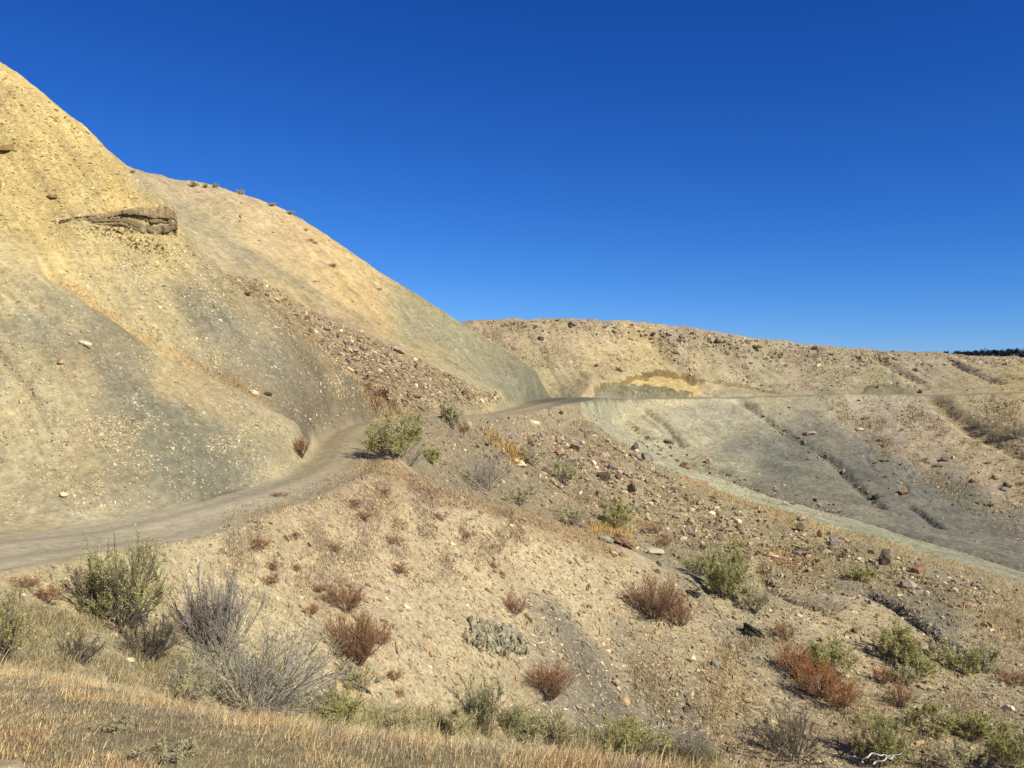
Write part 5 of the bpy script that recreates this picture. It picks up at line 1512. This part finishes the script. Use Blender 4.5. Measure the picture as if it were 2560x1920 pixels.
# unnamed mid-size rocks, by place
r_ = np.random.default_rng(55)
base_rocks = [rock_shape(700 + k, 2, (1, .85, .62), rough=.14) for k in range(6)]
rock_mesh = {}
for cn, colr in (("m", MAUVE), ("p", PINK), ("d", DKBR), ("t", ORG), ("c", CRM)):
    for k in range(4):
        v, f = base_rocks[(k + len(cn)) % 6]
        n1 = fbm(v[:, 0] * 2 + k, v[:, 1] * 2, v[:, 2] * 2, 3)
        rock_mesh[cn, k] = mesh_obj("rock", v, f, M_ROCK, alb(colr) * (1 + .35 * n1[:, None]), smooth=False, link=False)
PLACES = [([(1180, 800), (1450, 802), (1700, 825), (1900, 852), (1880, 870), (1650, 848), (1450, 820), (1200, 818)], 32, 7, 13, "mpdd", "mauve and dark rock among many along the far crest", "rocks along the far crest"),
          ([(1740, 840), (2100, 880), (2180, 930), (1900, 920), (1760, 880)], 24, 6, 11, "mpdc", "rock among many on the upper far ridge", "rocks on the upper far ridge"),
          ([(1290, 1090), (1480, 1090), (1620, 1180), (1600, 1270), (1450, 1230), (1290, 1150)], 48, 6, 15, "mptd", "middling rock among many in the boulder field below the road", "rocks in the boulder field"),
          ([(1600, 1250), (1800, 1270), (2100, 1370), (2400, 1460), (2300, 1500), (2000, 1430), (1650, 1340)], 40, 5.5, 13, "mptd", "middling rock among many on the stony spur", "rocks on the stony spur"),
          ([(700, 790), (1000, 890), (1220, 1000), (1150, 1020), (900, 940)], 28, 5, 13, "mptd", "middling rock among many on the middle hill spur", "rocks on the middle hill spur"),
          ([(2230, 1160), (2360, 1210), (2560, 1290), (2560, 1330), (2400, 1260), (2240, 1190)], 18, 6, 13, "mpdt", "rock among many at the lower edge of the brown far slope", "rocks edging the brown far slope")]
for poly, cnt, lo, hi, cs, lab, grp in PLACES:
    pts_ = zone(poly, cnt, 800 + cnt)
    for p in pts_:
        s_ = r_.uniform(lo, hi) * p[1] / F * .5
        src = rock_mesh[cs[r_.integers(len(cs))], int(r_.integers(4))]
        o = src.copy(); COL.objects.link(o)
        o.location = tuple(p + np.array([0, 0, s_ * .2])); o.scale = (s_, s_, s_); o.rotation_euler = (r_.normal(0, .25), r_.normal(0, .25), r_.uniform(0, 6.28))
        tag(o, lab, "rock", grp)


# dark ledge of bedded rock jutting from the near hill: a stack of broken beds
def ledge():
    r = np.random.default_rng(12)
    top = np.array([(150, 552), (195, 541), (240, 535), (300, 528), (355, 520), (400, 515), (428, 520), (437, 536)], float)
    bot = np.array([(150, 556), (192, 571), (240, 569), (300, 568), (340, 590), (378, 614), (415, 612), (440, 596)], float)
    n_ = 110
    xs = np.linspace(150, 437, n_)
    ty, by = np.interp(xs, top[:, 0], top[:, 1]), np.interp(xs, bot[:, 0], bot[:, 1])
    o = empty("rock_ledge", (-13.6, 32.5, 5.8)); tag(o, "dark bedded rock ledge jutting out of the yellow slope", "rock ledge")
    org = np.array([-13.6, 32.5, 5.8])
    depth = np.interp(xs, [150, 240, 330, 400, 440], [at(150, 556)[1] - .02, at(240, 552)[1] - .02, at(330, 550)[1] - .02, at(390, 560)[1] + .05, at(400, 560)[1] + .30])
    out = np.array([.50, -.87, 0.0])
    beds = 7
    fr = np.linspace(0, 1, beds + 1)
    fr[1:-1] += r.uniform(-.035, .035, beds - 1)
    cols = [(214, 182, 122), (184, 160, 112), (166, 146, 104), (206, 176, 120), (160, 140, 102), (186, 162, 114), (156, 138, 102)]
    prs = [.34, .46, .41, .33, .45, .40, .30]
    grow_ = .16 + .84 * sstep(165, 380, xs)
    for k in range(beds):
        lean = 3.0 * np.sin(xs * .03 + k) + 2.2 * perlin(xs * .05, xs * 0 + k * 3.3, xs * 0 + .5)
        y0 = ty + (by - ty) * fr[k] + lean * (k > 0); y1 = ty + (by - ty) * (fr[k + 1] + .03) + lean * (k < beds - 1)
        y1 = np.maximum(y1, y0 + 1.2)
        step = np.floor(xs / (34 + 9 * (k % 3)) + perlin(xs * .02, xs * 0 + k, xs * 0))
        blkn = np.array([np.random.default_rng(int(q) * 31 + k).uniform(-1, 1) for q in step])
        pr = prs[k] * grow_ + (.05 * blkn + .12 * perlin(xs * .11, xs * 0 + k * 7.1, xs * 0 + .2)) * grow_ * 1.1
        m = 9
        rows_ = []
        for j in range(m):
            t = j / (m - 1)
            yy_ = y0 + (y1 - y0) * np.clip((t - .12) / .76, 0, 1)
            inn = np.where(t < .12, 1 - t / .12, np.where(t > .88, (t - .88) / .12, 0))
            q = np.stack([(xs - CX) / F * depth, depth, (CY - yy_) / F * depth], 1)
            bulge = (1 - (2 * t - 1) ** 4) * .05
            q = q + out * (pr * (1 - inn) - .55 * inn + bulge * (1 - inn))[:, None]
            q = q + .035 * np.stack([perlin(xs * .2, xs * 0 + t * 4 + k, xs * 0 + s3) for s3 in (.3, 5.3, 9.3)], 1) * (1 - inn)[..., None]
            rows_.append(q)
        V = np.stack(rows_, 1)
        # close both ends into the hill
        V = np.concatenate([V[:1] - out * .7, V, V[-1:] - out * .9 + np.array([-.1, .3, 0])], 0)
        L = len(V)
        q = (np.arange(L - 1)[:, None] * m + np.arange(m - 1)).ravel()
        f = np.stack([q, q + m, q + m + 1, q + 1], 1)
        nz = fbm(V[..., 0] * 2.5, V[..., 1] * 2.5, V[..., 2] * 9 + k, 3)
        c = alb0(cols[k]) * (1 + .5 * nz[..., None])
        mesh_obj("rock_bed", V.reshape(-1, 3) - org, f, M_ROCK, c.reshape(-1, 3), parent=o, smooth=False)


ledge()
stones("ledge_debris", [([(180, 570), (300, 566), (400, 606), (430, 640), (360, 640), (260, 600)], 1)], 500, 2.6, 14, [(120, 106, 76), (150, 132, 92), (96, 86, 64)], .6, 15, groundmix=.25, label="broken dark rock fallen below the ledge")

# bleached dead branch at the bottom edge
p0 = at(2200, 1925) + np.array([-.25, -.7, .3])
o = empty("dead_branch", tuple(p0)); tag(o, "bleached white dead branch lying among the bushes at the bottom edge", "branch")
d = p0[1] / F
for nm, poly in (("limb", [(-48, 14), (-40, 0), (-20, -8), (0, -6), (20, -2), (34, -6)]), ("twig", [(-20, 18), (0, 8), (22, -2), (50, -12)]), ("twig", [(8, -4), (20, 2), (34, 0)])):
    g = catmull(np.array([(a * d, 0, -b * d + .25) for a, b in poly]), 4)
    g[:, 1] += .05 * np.sin(np.arange(len(g)))
    v, f, _ = tubes(g[None], np.array([.022]), np.array([.008]), 6)
    mesh_obj(nm, v, f, M_TWIG, np.tile(alb0((226, 218, 200)) * 1.2, (len(v), 1)), parent=o)
